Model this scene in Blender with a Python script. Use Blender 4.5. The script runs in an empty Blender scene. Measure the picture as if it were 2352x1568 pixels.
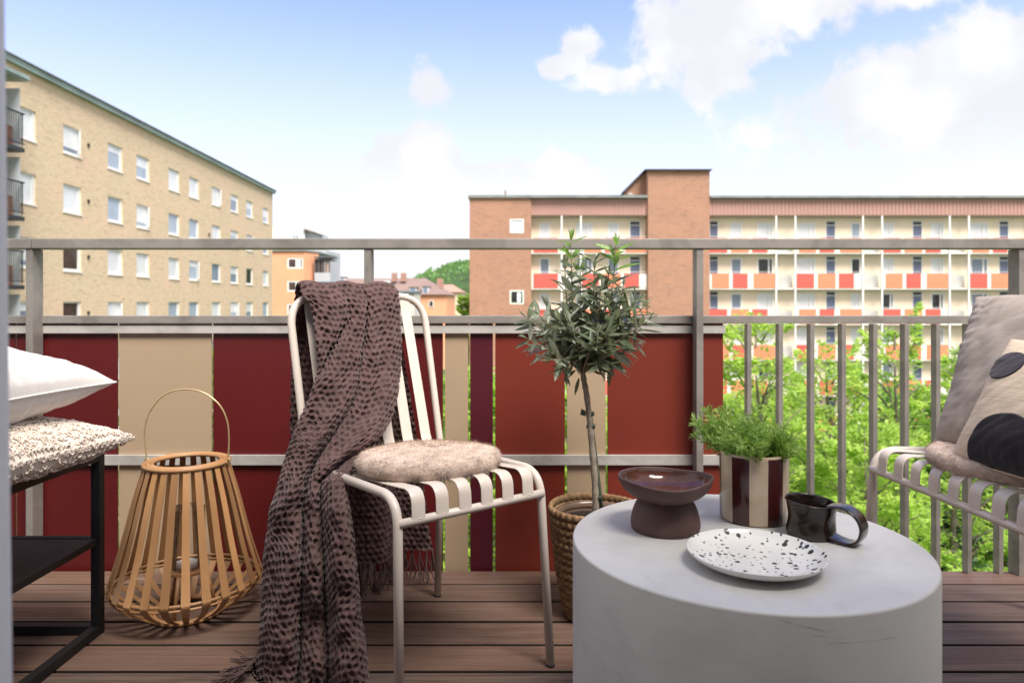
import bpy, bmesh, math, random
import numpy as np
from mathutils import Vector, Matrix, Quaternion, noise as mn
R = math.radians
random.seed(7)
scene = bpy.context.scene
COL = scene.collection

# ------------------------------------------------------------------ camera, sky, sun, exposure
FPX, CX, HY, EYE = 1610.0, 1176.0, 695.0, 0.82      # focal length / principal column / horizon (2352 px wide frame), eye height
cam_d = bpy.data.cameras.new('camera')
cam = bpy.data.objects.new('camera', cam_d); COL.objects.link(cam)
cam.location = (0, 0, EYE); cam.rotation_euler = (R(90), 0, 0)
cam_d.sensor_width = 36; cam_d.lens = 36 * FPX / 2352
cam_d.shift_y = -(784 - HY) / 2352
cam_d.clip_start = 0.02; cam_d.clip_end = 3000
cam_d.dof.use_dof = True; cam_d.dof.focus_distance = 1.45; cam_d.dof.aperture_fstop = 5.6
scene.camera = cam
scene.render.engine = 'CYCLES'
scene.view_settings.view_transform = 'Standard'; scene.view_settings.look = 'None'
scene.view_settings.exposure = 1.44; scene.view_settings.gamma = 1; scene.view_settings.use_curve_mapping = False
SUN_EL, SUN_AZ = 58.0, 150.0      # azimuth clockwise from +Y; a high hazy sun, a little behind the flat
SKY_S = 0.10

def P(px, py, Y):
    return Vector(((px - CX) / FPX * Y, Y, EYE + (HY - py) / FPX * Y))

class NT:
    def __init__(s, tree): s.t = tree; s.n = tree.nodes; s.l = tree.links; s.n.clear()
    def add(s, typ, ins=None, **kw):
        nd = s.n.new(typ)
        for k, v in kw.items(): setattr(nd, k, v)
        for k, v in (ins or {}).items(): s.set(nd, k, v)
        return nd
    def set(s, nd, k, v):
        sock = nd.inputs[k]
        if isinstance(v, bpy.types.NodeSocket): s.l.new(v, sock)
        elif isinstance(v, bpy.types.Node): s.l.new(v.outputs[0], sock)
        else:
            if sock.type == 'RGBA' and len(v) == 3: v = (*v, 1)
            sock.default_value = v
    def math(s, op, a, b=0.0, c=0.0, clamp=False):
        nd = s.add('ShaderNodeMath', operation=op, use_clamp=clamp)
        s.set(nd, 0, a); s.set(nd, 1, b); s.set(nd, 2, c)
        return nd.outputs[0]
    def vmath(s, op, a, b=(0, 0, 0), out=0):
        nd = s.add('ShaderNodeVectorMath', operation=op)
        s.set(nd, 0, a); s.set(nd, 1, b)
        return nd.outputs[out]
    def smooth(s, v, a, b, lo=0.0, hi=1.0):
        nd = s.add('ShaderNodeMapRange', interpolation_type='SMOOTHSTEP')
        for i, x in enumerate((v, a, b, lo, hi)): s.set(nd, i, x)
        return nd.outputs[0]
    def mix(s, f, a, b, mode='MIX'):
        nd = s.add('ShaderNodeMix', data_type='RGBA', blend_type=mode)
        s.set(nd, 0, f); s.set(nd, 6, a); s.set(nd, 7, b)
        return nd.outputs[2]
    def noise(s, vec, scale, detail=3, rough=.5, dist=0.0):
        nd = s.add('ShaderNodeTexNoise')
        if vec is not None: s.set(nd, 'Vector', vec)
        s.set(nd, 'Scale', scale); s.set(nd, 'Detail', detail); s.set(nd, 'Roughness', rough); s.set(nd, 'Distortion', dist)
        return nd.outputs[0]

def make_world():
    w = bpy.data.worlds.new('World'); scene.world = w; w.use_nodes = True
    n = NT(w.node_tree)
    sky = n.add('ShaderNodeTexSky', sky_type='NISHITA', sun_disc=False, sun_elevation=R(SUN_EL), sun_rotation=R(SUN_AZ),
                air_density=1.0, dust_density=0.6, ozone_density=1.6)
    d = n.add('ShaderNodeTexCoord').outputs['Generated']
    d = n.vmath('NORMALIZE', d)
    sep = n.add('ShaderNodeSeparateXYZ', {0: d})
    z = sep.outputs[2]
    # milky air near the horizon
    base = n.mix(1.0, sky, (.98, .89, 1.20), 'MULTIPLY')
    gain = n.add('ShaderNodeVectorMath', {0: base, 3: 1.12}, operation='SCALE').outputs[0]
    hz = n.smooth(z, 0.45, 0.02, 0.0, 1.0)
    col = n.mix(hz, gain, (3.72, 3.74, 3.86))
    # cloud banks: (px, py, rx, ry, gain) measured in the frame, stored as directions
    blobs = [(1650, 40, 190, 120, 1.25), (1640, 125, 150, 85, 1.1), (1860, 10, 230, 70, .85), (2070, -5, 130, 42, .75),
             (1410, 182, 75, 34, .85), (1330, 98, 52, 36, .9), (1283, 148, 50, 22, .8), (984, 185, 62, 62, 1.15),
             (1960, 235, 130, 115, 1.15), (2150, 215, 200, 145, 1.3), (2330, 180, 160, 140, 1.3), (2110, 295, 300, 75, .9),
             (930, 375, 170, 66, 1.0), (985, 350, 70, 60, 1.0), (1120, 410, 190, 50, .8), (2250, 400, 260, 70, .8)]
    lo = n.noise(d, 9.0, 8, .56); hi = n.noise(d, 26.0, 6, .6)
    field = None
    for (px, py, rx, ry, g) in blobs:
        c = Vector(((px - CX) / FPX, 1, (HY - py) / FPX)); k = 1 / c.length; c.normalize()
        v = n.vmath('SUBTRACT', d, tuple(c))
        v = n.vmath('MULTIPLY', v, (FPX / rx / k, 2.0, FPX / ry / k))
        ln = n.vmath('LENGTH', v, out=1)
        f = n.math('MULTIPLY', n.math('SUBTRACT', 1.22, ln), g)
        field = f if field is None else n.math('MAXIMUM', field, f)
    field = n.math('MAXIMUM', field, -1.0)
    # unseen rest of the sky: cloud cover thickened to whiten and lift the light
    far = n.noise(d, 2.6, 3, .5)
    ang = n.vmath('DOT_PRODUCT', d, (0, .94, .34), out=1)
    side = n.smooth(ang, 0.80, 0.62)
    field = n.math('ADD', n.math('MULTIPLY', field, n.math('SUBTRACT', 1.0, side)),
                   n.math('MULTIPLY', side, n.math('MULTIPLY', n.math('SUBTRACT', far, .33), 7.0)))
    nn = n.math('ADD', n.math('MULTIPLY', n.math('SUBTRACT', lo, .5), 3.4), n.math('MULTIPLY', n.math('SUBTRACT', hi, .5), 1.3))
    dens = n.smooth(n.math('ADD', field, nn), 0.08, 0.62)
    shade = n.smooth(n.noise(n.vmath('ADD', d, (.0, .0, .03)), 9.0, 6, .5), .38, .68)
    shade = n.math('MAXIMUM', shade, n.smooth(z, .24, .10))
    ccol = n.mix(shade, (3.30, 3.33, 3.5), (3.95, 3.93, 3.92))
    dens = n.math('MULTIPLY', dens, n.smooth(z, -.02, .05))
    col = n.mix(n.math('MULTIPLY', dens, .97), col, ccol)
    bg = n.add('ShaderNodeBackground', {'Color': col, 'Strength': SKY_S})
    n.add('ShaderNodeOutputWorld', {0: bg})
    w.cycles.sampling_method = 'MANUAL'; w.cycles.sample_map_resolution = 512
make_world()
sun_d = bpy.data.lights.new('sun', 'SUN'); sun_d.energy = 2.9; sun_d.angle = R(28); sun_d.color = (1, .94, .86)
sun = bpy.data.objects.new('sun', sun_d); COL.objects.link(sun)
sdir = Vector((math.sin(R(SUN_AZ)) * math.cos(R(SUN_EL)), math.cos(R(SUN_AZ)) * math.cos(R(SUN_EL)), math.sin(R(SUN_EL))))
sun.rotation_euler = sdir.to_track_quat('Z', 'Y').to_euler(); sun.location = (-3, -6, 14)

# ------------------------------------------------------------------ materials
MATS = {}
def mat(name, base, rough=.6, var=.0, vscale=8.0, bump=0.0, bscale=60.0, metal=0.0, spec=.5, coat=0.0, stretch=None, trans=0.0, hue=None, detail=4):
    """plain procedural surface: base colour broken by noise, with a noise relief"""
    if name in MATS: return MATS[name]
    m = bpy.data.materials.new(name); m.use_nodes = True; n = NT(m.node_tree); MATS[name] = m
    b = n.add('ShaderNodeBsdfPrincipled', {'Roughness': rough, 'Metallic': metal, 'Specular IOR Level': spec, 'Coat Weight': coat})
    n.add('ShaderNodeOutputMaterial', {0: b.outputs[0]})
    vec = n.add('ShaderNodeTexCoord').outputs['Object']
    if stretch: vec = n.vmath('MULTIPLY', vec, stretch)
    col = (*base, 1)
    if var > 0:
        nz = n.noise(vec, vscale, detail, .6)
        f = n.smooth(nz, .3, .7)
        c2 = hue or tuple(c * (1 - var) for c in base)
        n.set(b, 'Base Color', n.mix(f, base, c2))
    else: n.set(b, 'Base Color', col)
    if bump > 0:
        bn = n.add('ShaderNodeBump', {'Strength': 1.0, 'Distance': bump, 'Height': n.noise(vec, bscale, 5, .6)})
        n.set(b, 'Normal', bn.outputs[0])
    if trans > 0:
        n.set(b, 'Transmission Weight', trans)
    return m

def leaf_mat(name, top, under, rough=.4, transl=.35, tcol=None, vscale=1.5, top2=None):
    m = bpy.data.materials.new(name); m.use_nodes = True; n = NT(m.node_tree)
    geo = n.add('ShaderNodeNewGeometry')
    vec = n.add('ShaderNodeTexCoord').outputs['Object']
    t = n.mix(n.smooth(n.noise(vec, vscale, 3), .35, .65), top, top2 or tuple(c * .6 for c in top))
    col = n.mix(geo.outputs['Backfacing'], t, under)
    b = n.add('ShaderNodeBsdfPrincipled', {'Base Color': col, 'Roughness': rough})
    tr = n.add('ShaderNodeBsdfTranslucent', {'Color': tcol or top})
    mx = n.add('ShaderNodeMixShader', {0: transl, 1: b.outputs[0], 2: tr.outputs[0]})
    n.add('ShaderNodeOutputMaterial', {0: mx.outputs[0]})
    MATS[name] = m
    return m

def brick_mat(name, c1, c2, c3, mortar, axis, scale=1.0):
    m = bpy.data.materials.new(name); m.use_nodes = True; n = NT(m.node_tree)
    sp = n.add('ShaderNodeSeparateXYZ', {0: n.add('ShaderNodeTexCoord').outputs['Object']})
    u = n.math('ADD', sp.outputs[0], sp.outputs[1]) if axis == 'both' else sp.outputs[axis]
    vec = n.add('ShaderNodeCombineXYZ', {0: u, 1: sp.outputs[2]}).outputs[0]
    br = n.add('ShaderNodeTexBrick', {'Vector': vec, 'Color1': c1, 'Color2': c2, 'Mortar': mortar, 'Scale': scale,
               'Mortar Size': .012, 'Brick Width': .26, 'Row Height': .078, 'Bias': -.1})
    big = n.smooth(n.noise(n.vmath('MULTIPLY', vec, (.6, 1.3, 1)), .55, 5, .65), .40, .68)
    mid = n.smooth(n.noise(n.vmath('MULTIPLY', vec, (1, 3.5, 1)), 1.6, 5, .7), .52, .74)
    col = n.mix(n.math('MULTIPLY', big, .55), br.outputs[0], c3)
    col = n.mix(n.math('MULTIPLY', mid, .6), col, tuple(c * .5 for c in c2))
    fine_ = n.smooth(n.noise(n.vmath('MULTIPLY', vec, (3, 9, 1)), 1.3, 3, .8), .56, .72)
    col = n.mix(n.math('MULTIPLY', fine_, .45), col, tuple(c * .55 for c in c2))
    b = n.add('ShaderNodeBsdfPrincipled', {'Base Color': col, 'Roughness': .85})
    bn = n.add('ShaderNodeBump', {'Strength': .6, 'Distance': .01, 'Height': br.outputs[1]}); bn.invert = True
    n.set(b, 'Normal', bn.outputs[0])
    n.add('ShaderNodeOutputMaterial', {0: b.outputs[0]})
    return m

def wood_mat():
    m = bpy.data.materials.new('weathered_deck_wood'); m.use_nodes = True; n = NT(m.node_tree)
    tc = n.add('ShaderNodeTexCoord').outputs['Object']
    rnd = n.add('ShaderNodeObjectInfo').outputs['Random']
    off = n.add('ShaderNodeCombineXYZ', {0: n.math('MULTIPLY', rnd, 37.0), 1: n.math('MULTIPLY', rnd, 11.0), 2: 0.0}).outputs[0]
    p = n.vmath('ADD', tc, off)
    # knots bend the grain
    kn = n.add('ShaderNodeTexVoronoi', {'Vector': n.vmath('MULTIPLY', p, (2.2, 7.5, 1)), 'Scale': 1.0}, feature='F1')
    kd = kn.outputs['Distance']
    pull = n.smooth(kd, .32, .0)
    warped = n.add('ShaderNodeCombineXYZ', {0: n.add('ShaderNodeSeparateXYZ', {0: p}).outputs[0],
        1: n.math('ADD', n.add('ShaderNodeSeparateXYZ', {0: p}).outputs[1], n.math('MULTIPLY', pull, .018)), 2: 0.0}).outputs[0]
    g1 = n.noise(n.vmath('MULTIPLY', warped, (1.1, 42, 1)), 1.6, 7, .72, .6)
    g2 = n.noise(n.vmath('MULTIPLY', warped, (3.0, 150, 1)), 1.6, 4, .7)
    blot = n.noise(n.vmath('MULTIPLY', p, (2.0, 6, 1)), 1.5, 5, .6)
    c = n.mix(n.smooth(g1, .36, .64), (.190, .127, .098), (.078, .050, .039))
    c = n.mix(n.math('MULTIPLY', n.smooth(blot, .42, .66), .6), c, (.145, .115, .10))
    c = n.mix(n.math('MULTIPLY', n.smooth(g2, .46, .64), .7), c, (.060, .037, .028))
    c = n.mix(n.math('MULTIPLY', n.smooth(kd, .085, .03), .8), c, (.30, .26, .23))
    c = n.mix(n.math('MULTIPLY', n.math('SUBTRACT', rnd, .25), .75, clamp=True), c, (.21, .115, .08))
    b = n.add('ShaderNodeBsdfPrincipled', {'Base Color': c, 'Roughness': n.smooth(g1, .2, .8, .42, .62), 'Specular IOR Level': .25})
    bn = n.add('ShaderNodeBump', {'Strength': .7, 'Distance': .0022, 'Height': n.math('ADD', g1, n.math('MULTIPLY', g2, .9))})
    n.set(b, 'Normal', bn.outputs[0])
    n.add('ShaderNodeOutputMaterial', {0: b.outputs[0]})
    return m

def concrete_mat():
    m = bpy.data.materials.new('grey_concrete'); m.use_nodes = True; n = NT(m.node_tree)
    tc = n.add('ShaderNodeTexCoord').outputs['Object']
    cl = n.noise(tc, 5.0, 6, .6, .6)
    st = n.noise(n.vmath('MULTIPLY', tc, (4, 4, 14)), 3.0, 6, .7, 1.2)
    c = n.mix(n.smooth(cl, .35, .7), (.58, .565, .545), (.47, .46, .445))
    c = n.mix(n.math('MULTIPLY', n.smooth(st, .58, .75), .35), c, (.36, .34, .32))
    spk = n.add('ShaderNodeTexVoronoi', {'Vector': tc, 'Scale': 30.0}).outputs['Distance']
    c = n.mix(n.math('MULTIPLY', n.smooth(spk, .035, .01), .6), c, (.12, .11, .10))
    # a couple of scuffs on the side that faces the room
    sp = n.add('ShaderNodeSeparateXYZ', {0: tc})
    for (x0, x1, z0, sl, w) in ((-.055, .03, -.018, -.22, .0007), (-.02, .045, -.026, -.12, .0006), (.0, .13, -.035, -.03, .0004)):
        d = n.math('ABSOLUTE', n.math('SUBTRACT', sp.outputs[2], n.math('ADD', z0, n.math('MULTIPLY', sp.outputs[0], sl))))
        ln = n.math('MULTIPLY', n.smooth(d, w * 2.4, w), n.math('MULTIPLY', n.smooth(sp.outputs[0], x0, x0 + .03), n.smooth(sp.outputs[0], x1, x1 - .03)))
        ln = n.math('MULTIPLY', ln, n.smooth(sp.outputs[1], -.1, -.2))
        ln = n.math('MULTIPLY', ln, n.smooth(sp.outputs[2], -.004, -.008))
        c = n.mix(n.math('MULTIPLY', n.math('MULTIPLY', ln, .6), n.smooth(n.noise(tc, 60.0, 3), .3, .6)), c, (.22, .21, .20))
    b = n.add('ShaderNodeBsdfPrincipled', {'Base Color': c, 'Roughness': n.smooth(cl, .2, .8, .36, .5), 'Specular IOR Level': .45})
    bn = n.add('ShaderNodeBump', {'Strength': .5, 'Distance': .0012, 'Height': n.math('ADD', cl, n.math('MULTIPLY', n.noise(tc, 70.0, 4, .6), .25))})
    n.set(b, 'Normal', bn.outputs[0])
    n.add('ShaderNodeOutputMaterial', {0: b.outputs[0]})
    return m

def weave_mat(name, base, thread=900.0, slub=.25, bump=.0006, rough=.95):
    """woven linen: crossed threads with slubs, in object space"""
    m = bpy.data.materials.new(name); m.use_nodes = True; n = NT(m.node_tree)
    uv = n.add('ShaderNodeUVMap').outputs[0]
    a = n.noise(n.vmath('MULTIPLY', uv, (thread * .12, thread, 1)), 1.0, 3, .6)
    c = n.noise(n.vmath('MULTIPLY', uv, (thread, thread * .12, 1)), 1.0, 3, .6)
    s = n.noise(n.vmath('MULTIPLY', uv, (6, 120, 1)), 1.0, 4, .7)
    t = n.math('ADD', a, c)
    col = n.mix(n.smooth(s, .45, .75), base, tuple(x * (1 - slub) for x in base))
    col = n.mix(n.math('MULTIPLY', n.smooth(t, .85, 1.2), .25), col, tuple(min(1, x * 1.2) for x in base))
    b = n.add('ShaderNodeBsdfPrincipled', {'Base Color': col, 'Roughness': rough, 'Specular IOR Level': .2, 'Sheen Weight': .15})
    bn = n.add('ShaderNodeBump', {'Strength': .8, 'Distance': bump, 'Height': n.math('ADD', t, s)})
    n.set(b, 'Normal', bn.outputs[0]); n.add('ShaderNodeOutputMaterial', {0: b.outputs[0]})
    return m

def metal_mat(name, base, rough=.45, streak=.35):
    m = bpy.data.materials.new(name); m.use_nodes = True; n = NT(m.node_tree)
    tc = n.add('ShaderNodeTexCoord').outputs['Object']
    a = n.noise(n.vmath('MULTIPLY', tc, (3, 3, 3)), 2.5, 6, .65, .5)
    f = n.noise(tc, 220.0, 3, .6)
    c = n.mix(n.smooth(a, .38, .7), base, tuple(x * (1 - streak) for x in base))
    c = n.mix(n.math('MULTIPLY', n.smooth(f, .60, .75), .3), c, tuple(x * .5 for x in base))
    b = n.add('ShaderNodeBsdfPrincipled', {'Base Color': c, 'Roughness': n.smooth(a, .2, .8, rough, rough + .2), 'Metallic': .25})
    bn = n.add('ShaderNodeBump', {'Strength': .4, 'Distance': .0008, 'Height': f})
    n.set(b, 'Normal', bn.outputs[0]); n.add('ShaderNodeOutputMaterial', {0: b.outputs[0]})
    return m

# ------------------------------------------------------------------ object helpers
ORG = {}
def tag(o, label=None, cat=None, group=None, kind=None):
    if label: o['label'] = label
    if cat: o['category'] = cat
    if group: o['group'] = group
    if kind: o['kind'] = kind
    return o
def thing(name, loc, label=None, cat=None, group=None, kind=None):
    o = bpy.data.objects.new(name, None); COL.objects.link(o); o.location = loc; o.empty_display_size = .1
    ORG[o] = Vector(loc); return tag(o, label, cat, group, kind)
def org(parent): return ORG.get(parent, Vector((0, 0, 0))) if parent else Vector((0, 0, 0))
def link(name, me, parent=None, smooth=False):
    o = bpy.data.objects.new(name, me); COL.objects.link(o)
    if parent: o.parent = parent; ORG[o] = org(parent)
    if smooth:
        me.polygons.foreach_set('use_smooth', [True] * len(me.polygons))
    return o
def mk(name, verts, faces, m, parent=None, smooth=False, uv=None, loc=None):
    """one mesh from world-space vertices; loc makes its own origin"""
    o0 = org(parent) if loc is None else Vector(loc)
    me = bpy.data.meshes.new(name)
    if isinstance(verts, np.ndarray): vs = (verts - np.array(o0)).tolist()
    else: vs = [(v[0] - o0[0], v[1] - o0[1], v[2] - o0[2]) for v in verts]
    me.from_pydata(vs, [], faces)
    for mm in (m if isinstance(m, (list, tuple)) else [m]): me.materials.append(mm)
    if uv is not None:
        ul = me.uv_layers.new(name='UVMap')
        idx = np.empty(len(me.loops), dtype=np.int32); me.loops.foreach_get('vertex_index', idx)
        ul.data.foreach_set('uv', np.asarray(uv, dtype=np.float32)[idx].ravel())
    me.update()
    o = link(name, me, parent, smooth)
    if loc is not None: o.location = Vector(loc) - org(parent); ORG[o] = Vector(loc)
    return o
BOXF = [(0, 3, 2, 1), (4, 5, 6, 7), (0, 1, 5, 4), (1, 2, 6, 5), (2, 3, 7, 6), (3, 0, 4, 7)]
class MB:
    def __init__(s): s.v = []; s.f = []; s.mi = []
    def box(s, x0, x1, y0, y1, z0, z1, mi=0):
        b = len(s.v); s.v += [(x0, y0, z0), (x1, y0, z0), (x1, y1, z0), (x0, y1, z0), (x0, y0, z1), (x1, y0, z1), (x1, y1, z1), (x0, y1, z1)]
        s.f += [tuple(b + i for i in f) for f in BOXF]; s.mi += [mi] * 6; return s
    def poly(s, pts, mi=0):
        b = len(s.v); s.v += [tuple(p) for p in pts]; s.f.append(tuple(range(b, b + len(pts)))); s.mi.append(mi); return s
    def prism(s, pts, vec, mi=0):
        b = len(s.v); k = len(pts); vec = Vector(vec)
        s.v += [tuple(p) for p in pts] + [tuple(Vector(p) + vec) for p in pts]
        s.f.append(tuple(b + i for i in range(k))[::-1]); s.f.append(tuple(b + k + i for i in range(k)))
        for i in range(k): s.f.append((b + i, b + (i + 1) % k, b + k + (i + 1) % k, b + k + i))
        s.mi += [mi] * (k + 2); return s
    def tube(s, pts, r, seg=8, closed=False, mi=0, caps=True, flat=None):
        """sweep; r a number or a list; flat=(a,b,up): rectangular-ish strap section instead of round"""
        pts = [Vector(p) for p in pts]; k = len(pts); b = len(s.v)
        tang = []
        for i in range(k):
            if closed: t = pts[(i + 1) % k] - pts[i - 1]
            else: t = pts[min(i + 1, k - 1)] - pts[max(i - 1, 0)]
            tang.append(t.normalized() if t.length > 1e-9 else Vector((0, 0, 1)))
        up = Vector((0, 0, 1)) if abs(tang[0].z) < .9 else Vector((1, 0, 0))
        nrm = (up - tang[0] * up.dot(tang[0])).normalized()
        for i in range(k):
            t = tang[i]
            if i: nrm = tang[i - 1].rotation_difference(t) @ nrm; nrm = (nrm - t * nrm.dot(t)).normalized()
            bi = t.cross(nrm); rr = r[i] if isinstance(r, (list, tuple)) else r
            for j in range(seg):
                a = 2 * math.pi * j / seg
                s.v.append(tuple(pts[i] + nrm * math.cos(a) * rr + bi * math.sin(a) * rr))
        rng = k if closed else k - 1
        for i in range(rng):
            for j in range(seg):
                s.f.append((b + i * seg + j, b + i * seg + (j + 1) % seg, b + ((i + 1) % k) * seg + (j + 1) % seg, b + ((i + 1) % k) * seg + j)); s.mi.append(mi)
        if caps and not closed:
            s.f.append(tuple(b + j for j in range(seg))[::-1]); s.f.append(tuple(b + (k - 1) * seg + j for j in range(seg))); s.mi += [mi, mi]
        return s
    def strap(s, pts, wdir, w, t):
        """flat bar of width w (along wdir) and thickness t swept along pts"""
        pts = [Vector(p) for p in pts]; k = len(pts); b = len(s.v); wd = Vector(wdir).normalized()
        for i in range(k):
            tg = (pts[min(i + 1, k - 1)] - pts[max(i - 1, 0)]).normalized(); nn = tg.cross(wd).normalized()
            for (a, c) in ((-1, -.5), (-.86, -1), (.86, -1), (1, -.5), (1, .5), (.86, 1), (-.86, 1), (-1, .5)):
                s.v.append(tuple(pts[i] + wd * a * w / 2 + nn * c * t / 2))
        for i in range(k - 1):
            for j in range(8):
                s.f.append((b + i * 8 + j, b + i * 8 + (j + 1) % 8, b + (i + 1) * 8 + (j + 1) % 8, b + (i + 1) * 8 + j)); s.mi.append(0)
        s.f.append(tuple(b + j for j in range(8))[::-1]); s.f.append(tuple(b + (k - 1) * 8 + j for j in range(8))); s.mi += [0, 0]
        return s
    def build(s, name, m, parent=None, smooth=False, loc=None, bevel=0.0, bseg=2):
        o = mk(name, s.v, s.f, m, parent, False, None, loc)
        me = o.data
        if isinstance(m, (list, tuple)): me.polygons.foreach_set('material_index', s.mi)
        if bevel > 0:
            bm = bmesh.new(); bm.from_mesh(me)
            bmesh.ops.recalc_face_normals(bm, faces=bm.faces)
            bmesh.ops.bevel(bm, geom=[e for e in bm.edges if len(e.link_faces) == 2 and e.calc_face_angle(0) > .6], offset=bevel, segments=bseg, affect='EDGES', profile=.7)
            bm.to_mesh(me); bm.free()
        if smooth: me.polygons.foreach_set('use_smooth', [True] * len(me.polygons))
        me.update(); return o
def autosmooth(o, ang=35):
    me = o.data; me.polygons.foreach_set('use_smooth', [True] * len(me.polygons))
    bm = bmesh.new(); bm.from_mesh(me)
    for e in bm.edges:
        if len(e.link_faces) == 2 and e.calc_face_angle(0) > R(ang): e.smooth = False
    bm.to_mesh(me); bm.free(); return o
def box(name, x0, x1, y0, y1, z0, z1, m, parent=None, bevel=0.0, loc=None):
    return MB().box(x0, x1, y0, y1, z0, z1).build(name, m, parent, bevel=bevel, loc=loc)
SHARE = {}
def sbox(name, c, size, m, parent):
    """box part that shares its mesh with every equal one"""
    key = (name, m.name, tuple(round(x, 3) for x in size))
    if key not in SHARE:
        mb = MB().box(-size[0] / 2, size[0] / 2, -size[1] / 2, size[1] / 2, -size[2] / 2, size[2] / 2)
        me = bpy.data.meshes.new(name); me.from_pydata(mb.v, [], mb.f); me.materials.append(m); SHARE[key] = me
    o = bpy.data.objects.new(name, SHARE[key]); COL.objects.link(o)
    if parent: o.parent = parent
    o.location = Vector(c) - org(parent); ORG[o] = Vector(c)
    return o
def lathe(prof, seg=64, c=(0, 0, 0), close=False):
    vs, fs = [], []
    k = len(prof)
    for j in range(seg):
        a = 2 * math.pi * j / seg
        for (r, z) in prof: vs.append((c[0] + r * math.cos(a), c[1] + r * math.sin(a), c[2] + z))
    for j in range(seg):
        for i in range(k - 1):
            fs.append((j * k + i, ((j + 1) % seg) * k + i, ((j + 1) % seg) * k + i + 1, j * k + i + 1))
    return vs, fs
def grid_faces(nu, nv, wrap=False):
    f = []
    for i in range(nu if wrap else nu - 1):
        for j in range(nv - 1):
            a = i * nv + j; b = ((i + 1) % nu) * nv + j
            f.append((a, b, b + 1, a + 1))
    return f
def interp(x, xs, ys): return float(np.interp(x, xs, ys))
def bez(pts, k=24):
    """smooth curve through points (Catmull-Rom)"""
    pts = [Vector(p) for p in pts]; out = []
    n = len(pts); per = max(2, k // (n - 1))
    for i in range(n - 1):
        p0 = pts[max(i - 1, 0)]; p1 = pts[i]; p2 = pts[i + 1]; p3 = pts[min(i + 2, n - 1)]
        for j in range(per):
            t = j / per
            out.append(.5 * ((2 * p1) + (p2 - p0) * t + (2 * p0 - 5 * p1 + 4 * p2 - p3) * t * t + (3 * p1 - p0 - 3 * p2 + p3) * t ** 3))
    out.append(pts[-1]); return out
def fillet(pts, rads, seg=8):
    """polyline with rounded corners"""
    pts = [Vector(p) for p in pts]; out = [pts[0]]
    for i in range(1, len(pts) - 1):
        a, b, c = pts[i - 1], pts[i], pts[i + 1]; r = rads[i - 1] if isinstance(rads, (list, tuple)) else rads
        u = (a - b).normalized(); v = (c - b).normalized(); th = u.angle(v); d = min(r / math.tan(th / 2), .49 * (a - b).length, .49 * (c - b).length) if th < 3.1 else 0
        if d <= 0: out.append(b); continue
        p, q = b + u * d, b + v * d
        for j in range(seg + 1):
            t = j / seg; out.append((1 - t) ** 2 * p + 2 * t * (1 - t) * (b * .9 + (p + q) * .05) + t * t * q)
    out.append(pts[-1]); return out
# ------------------------------------------------------------------ the far setting
GROUND_Z = -11.0
m_grass = mat('lawn_grass', (.075, .13, .03), .9, .5, 1.2, hue=(.04, .085, .02))
gr = mk('ground', [(-900, -60, GROUND_Z), (900, -60, GROUND_Z), (900, 1400, GROUND_Z), (-900, 1400, GROUND_Z)], [(0, 1, 2, 3)], m_grass)
tag(gr, kind='structure')
m_path = mat('courtyard_asphalt', (.12, .115, .11), .9, .3, .8)
tag(box('path', -60, 60, 40, 46, GROUND_Z, GROUND_Z + .03, m_path), kind='structure')

m_white = mat('white_window_paint', (.80, .80, .79), .45)
PANES = [mat('pane_white_blind', (.80, .82, .86), .12, .12, 1.3), mat('pane_pale_blue', (.42, .50, .62), .08, .2, .9),
         mat('pane_grey_blue', (.26, .32, .42), .08, .3, .9), mat('pane_dark', (.045, .045, .05), .06, .4, 1.2), mat('pane_brown_dark', (.10, .065, .06), .08, .4, 1.5)]  # blue tones put sky reflection into the pane colour

def wall_open(mb, axis, plane, u0, u1, z0, z1, opens, depth, mi=0, flip=1):
    """wall face with real openings and reveals. axis 'x': face at y=plane running along x; 'y': face along a slanted line plane(u)"""
    us = sorted(set([u0, u1] + [o[0] for o in opens] + [o[1] for o in opens])); zs = sorted(set([z0, z1] + [o[2] for o in opens] + [o[3] for o in opens]))
    def pt(u, z, d=0.0):
        if axis == 'x': return (u, plane + d, z)
        return (plane(u) - d, u, z)
    for i in range(len(us) - 1):
        for j in range(len(zs) - 1):
            um, zm = (us[i] + us[i + 1]) / 2, (zs[j] + zs[j + 1]) / 2
            if any(o[0] < um < o[1] and o[2] < zm < o[3] for o in opens): continue
            mb.poly([pt(us[i], zs[j]), pt(us[i + 1], zs[j]), pt(us[i + 1], zs[j + 1]), pt(us[i], zs[j + 1])], mi)
    for (a, b, c, d_) in [o[:4] for o in opens]:
        for (p, q) in (((a, c), (b, c)), ((b, c), (b, d_)), ((b, d_), (a, d_)), ((a, d_), (a, c))):
            mb.poly([pt(*p), pt(*q), pt(*q, depth), pt(*p, depth)], mi)

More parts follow.
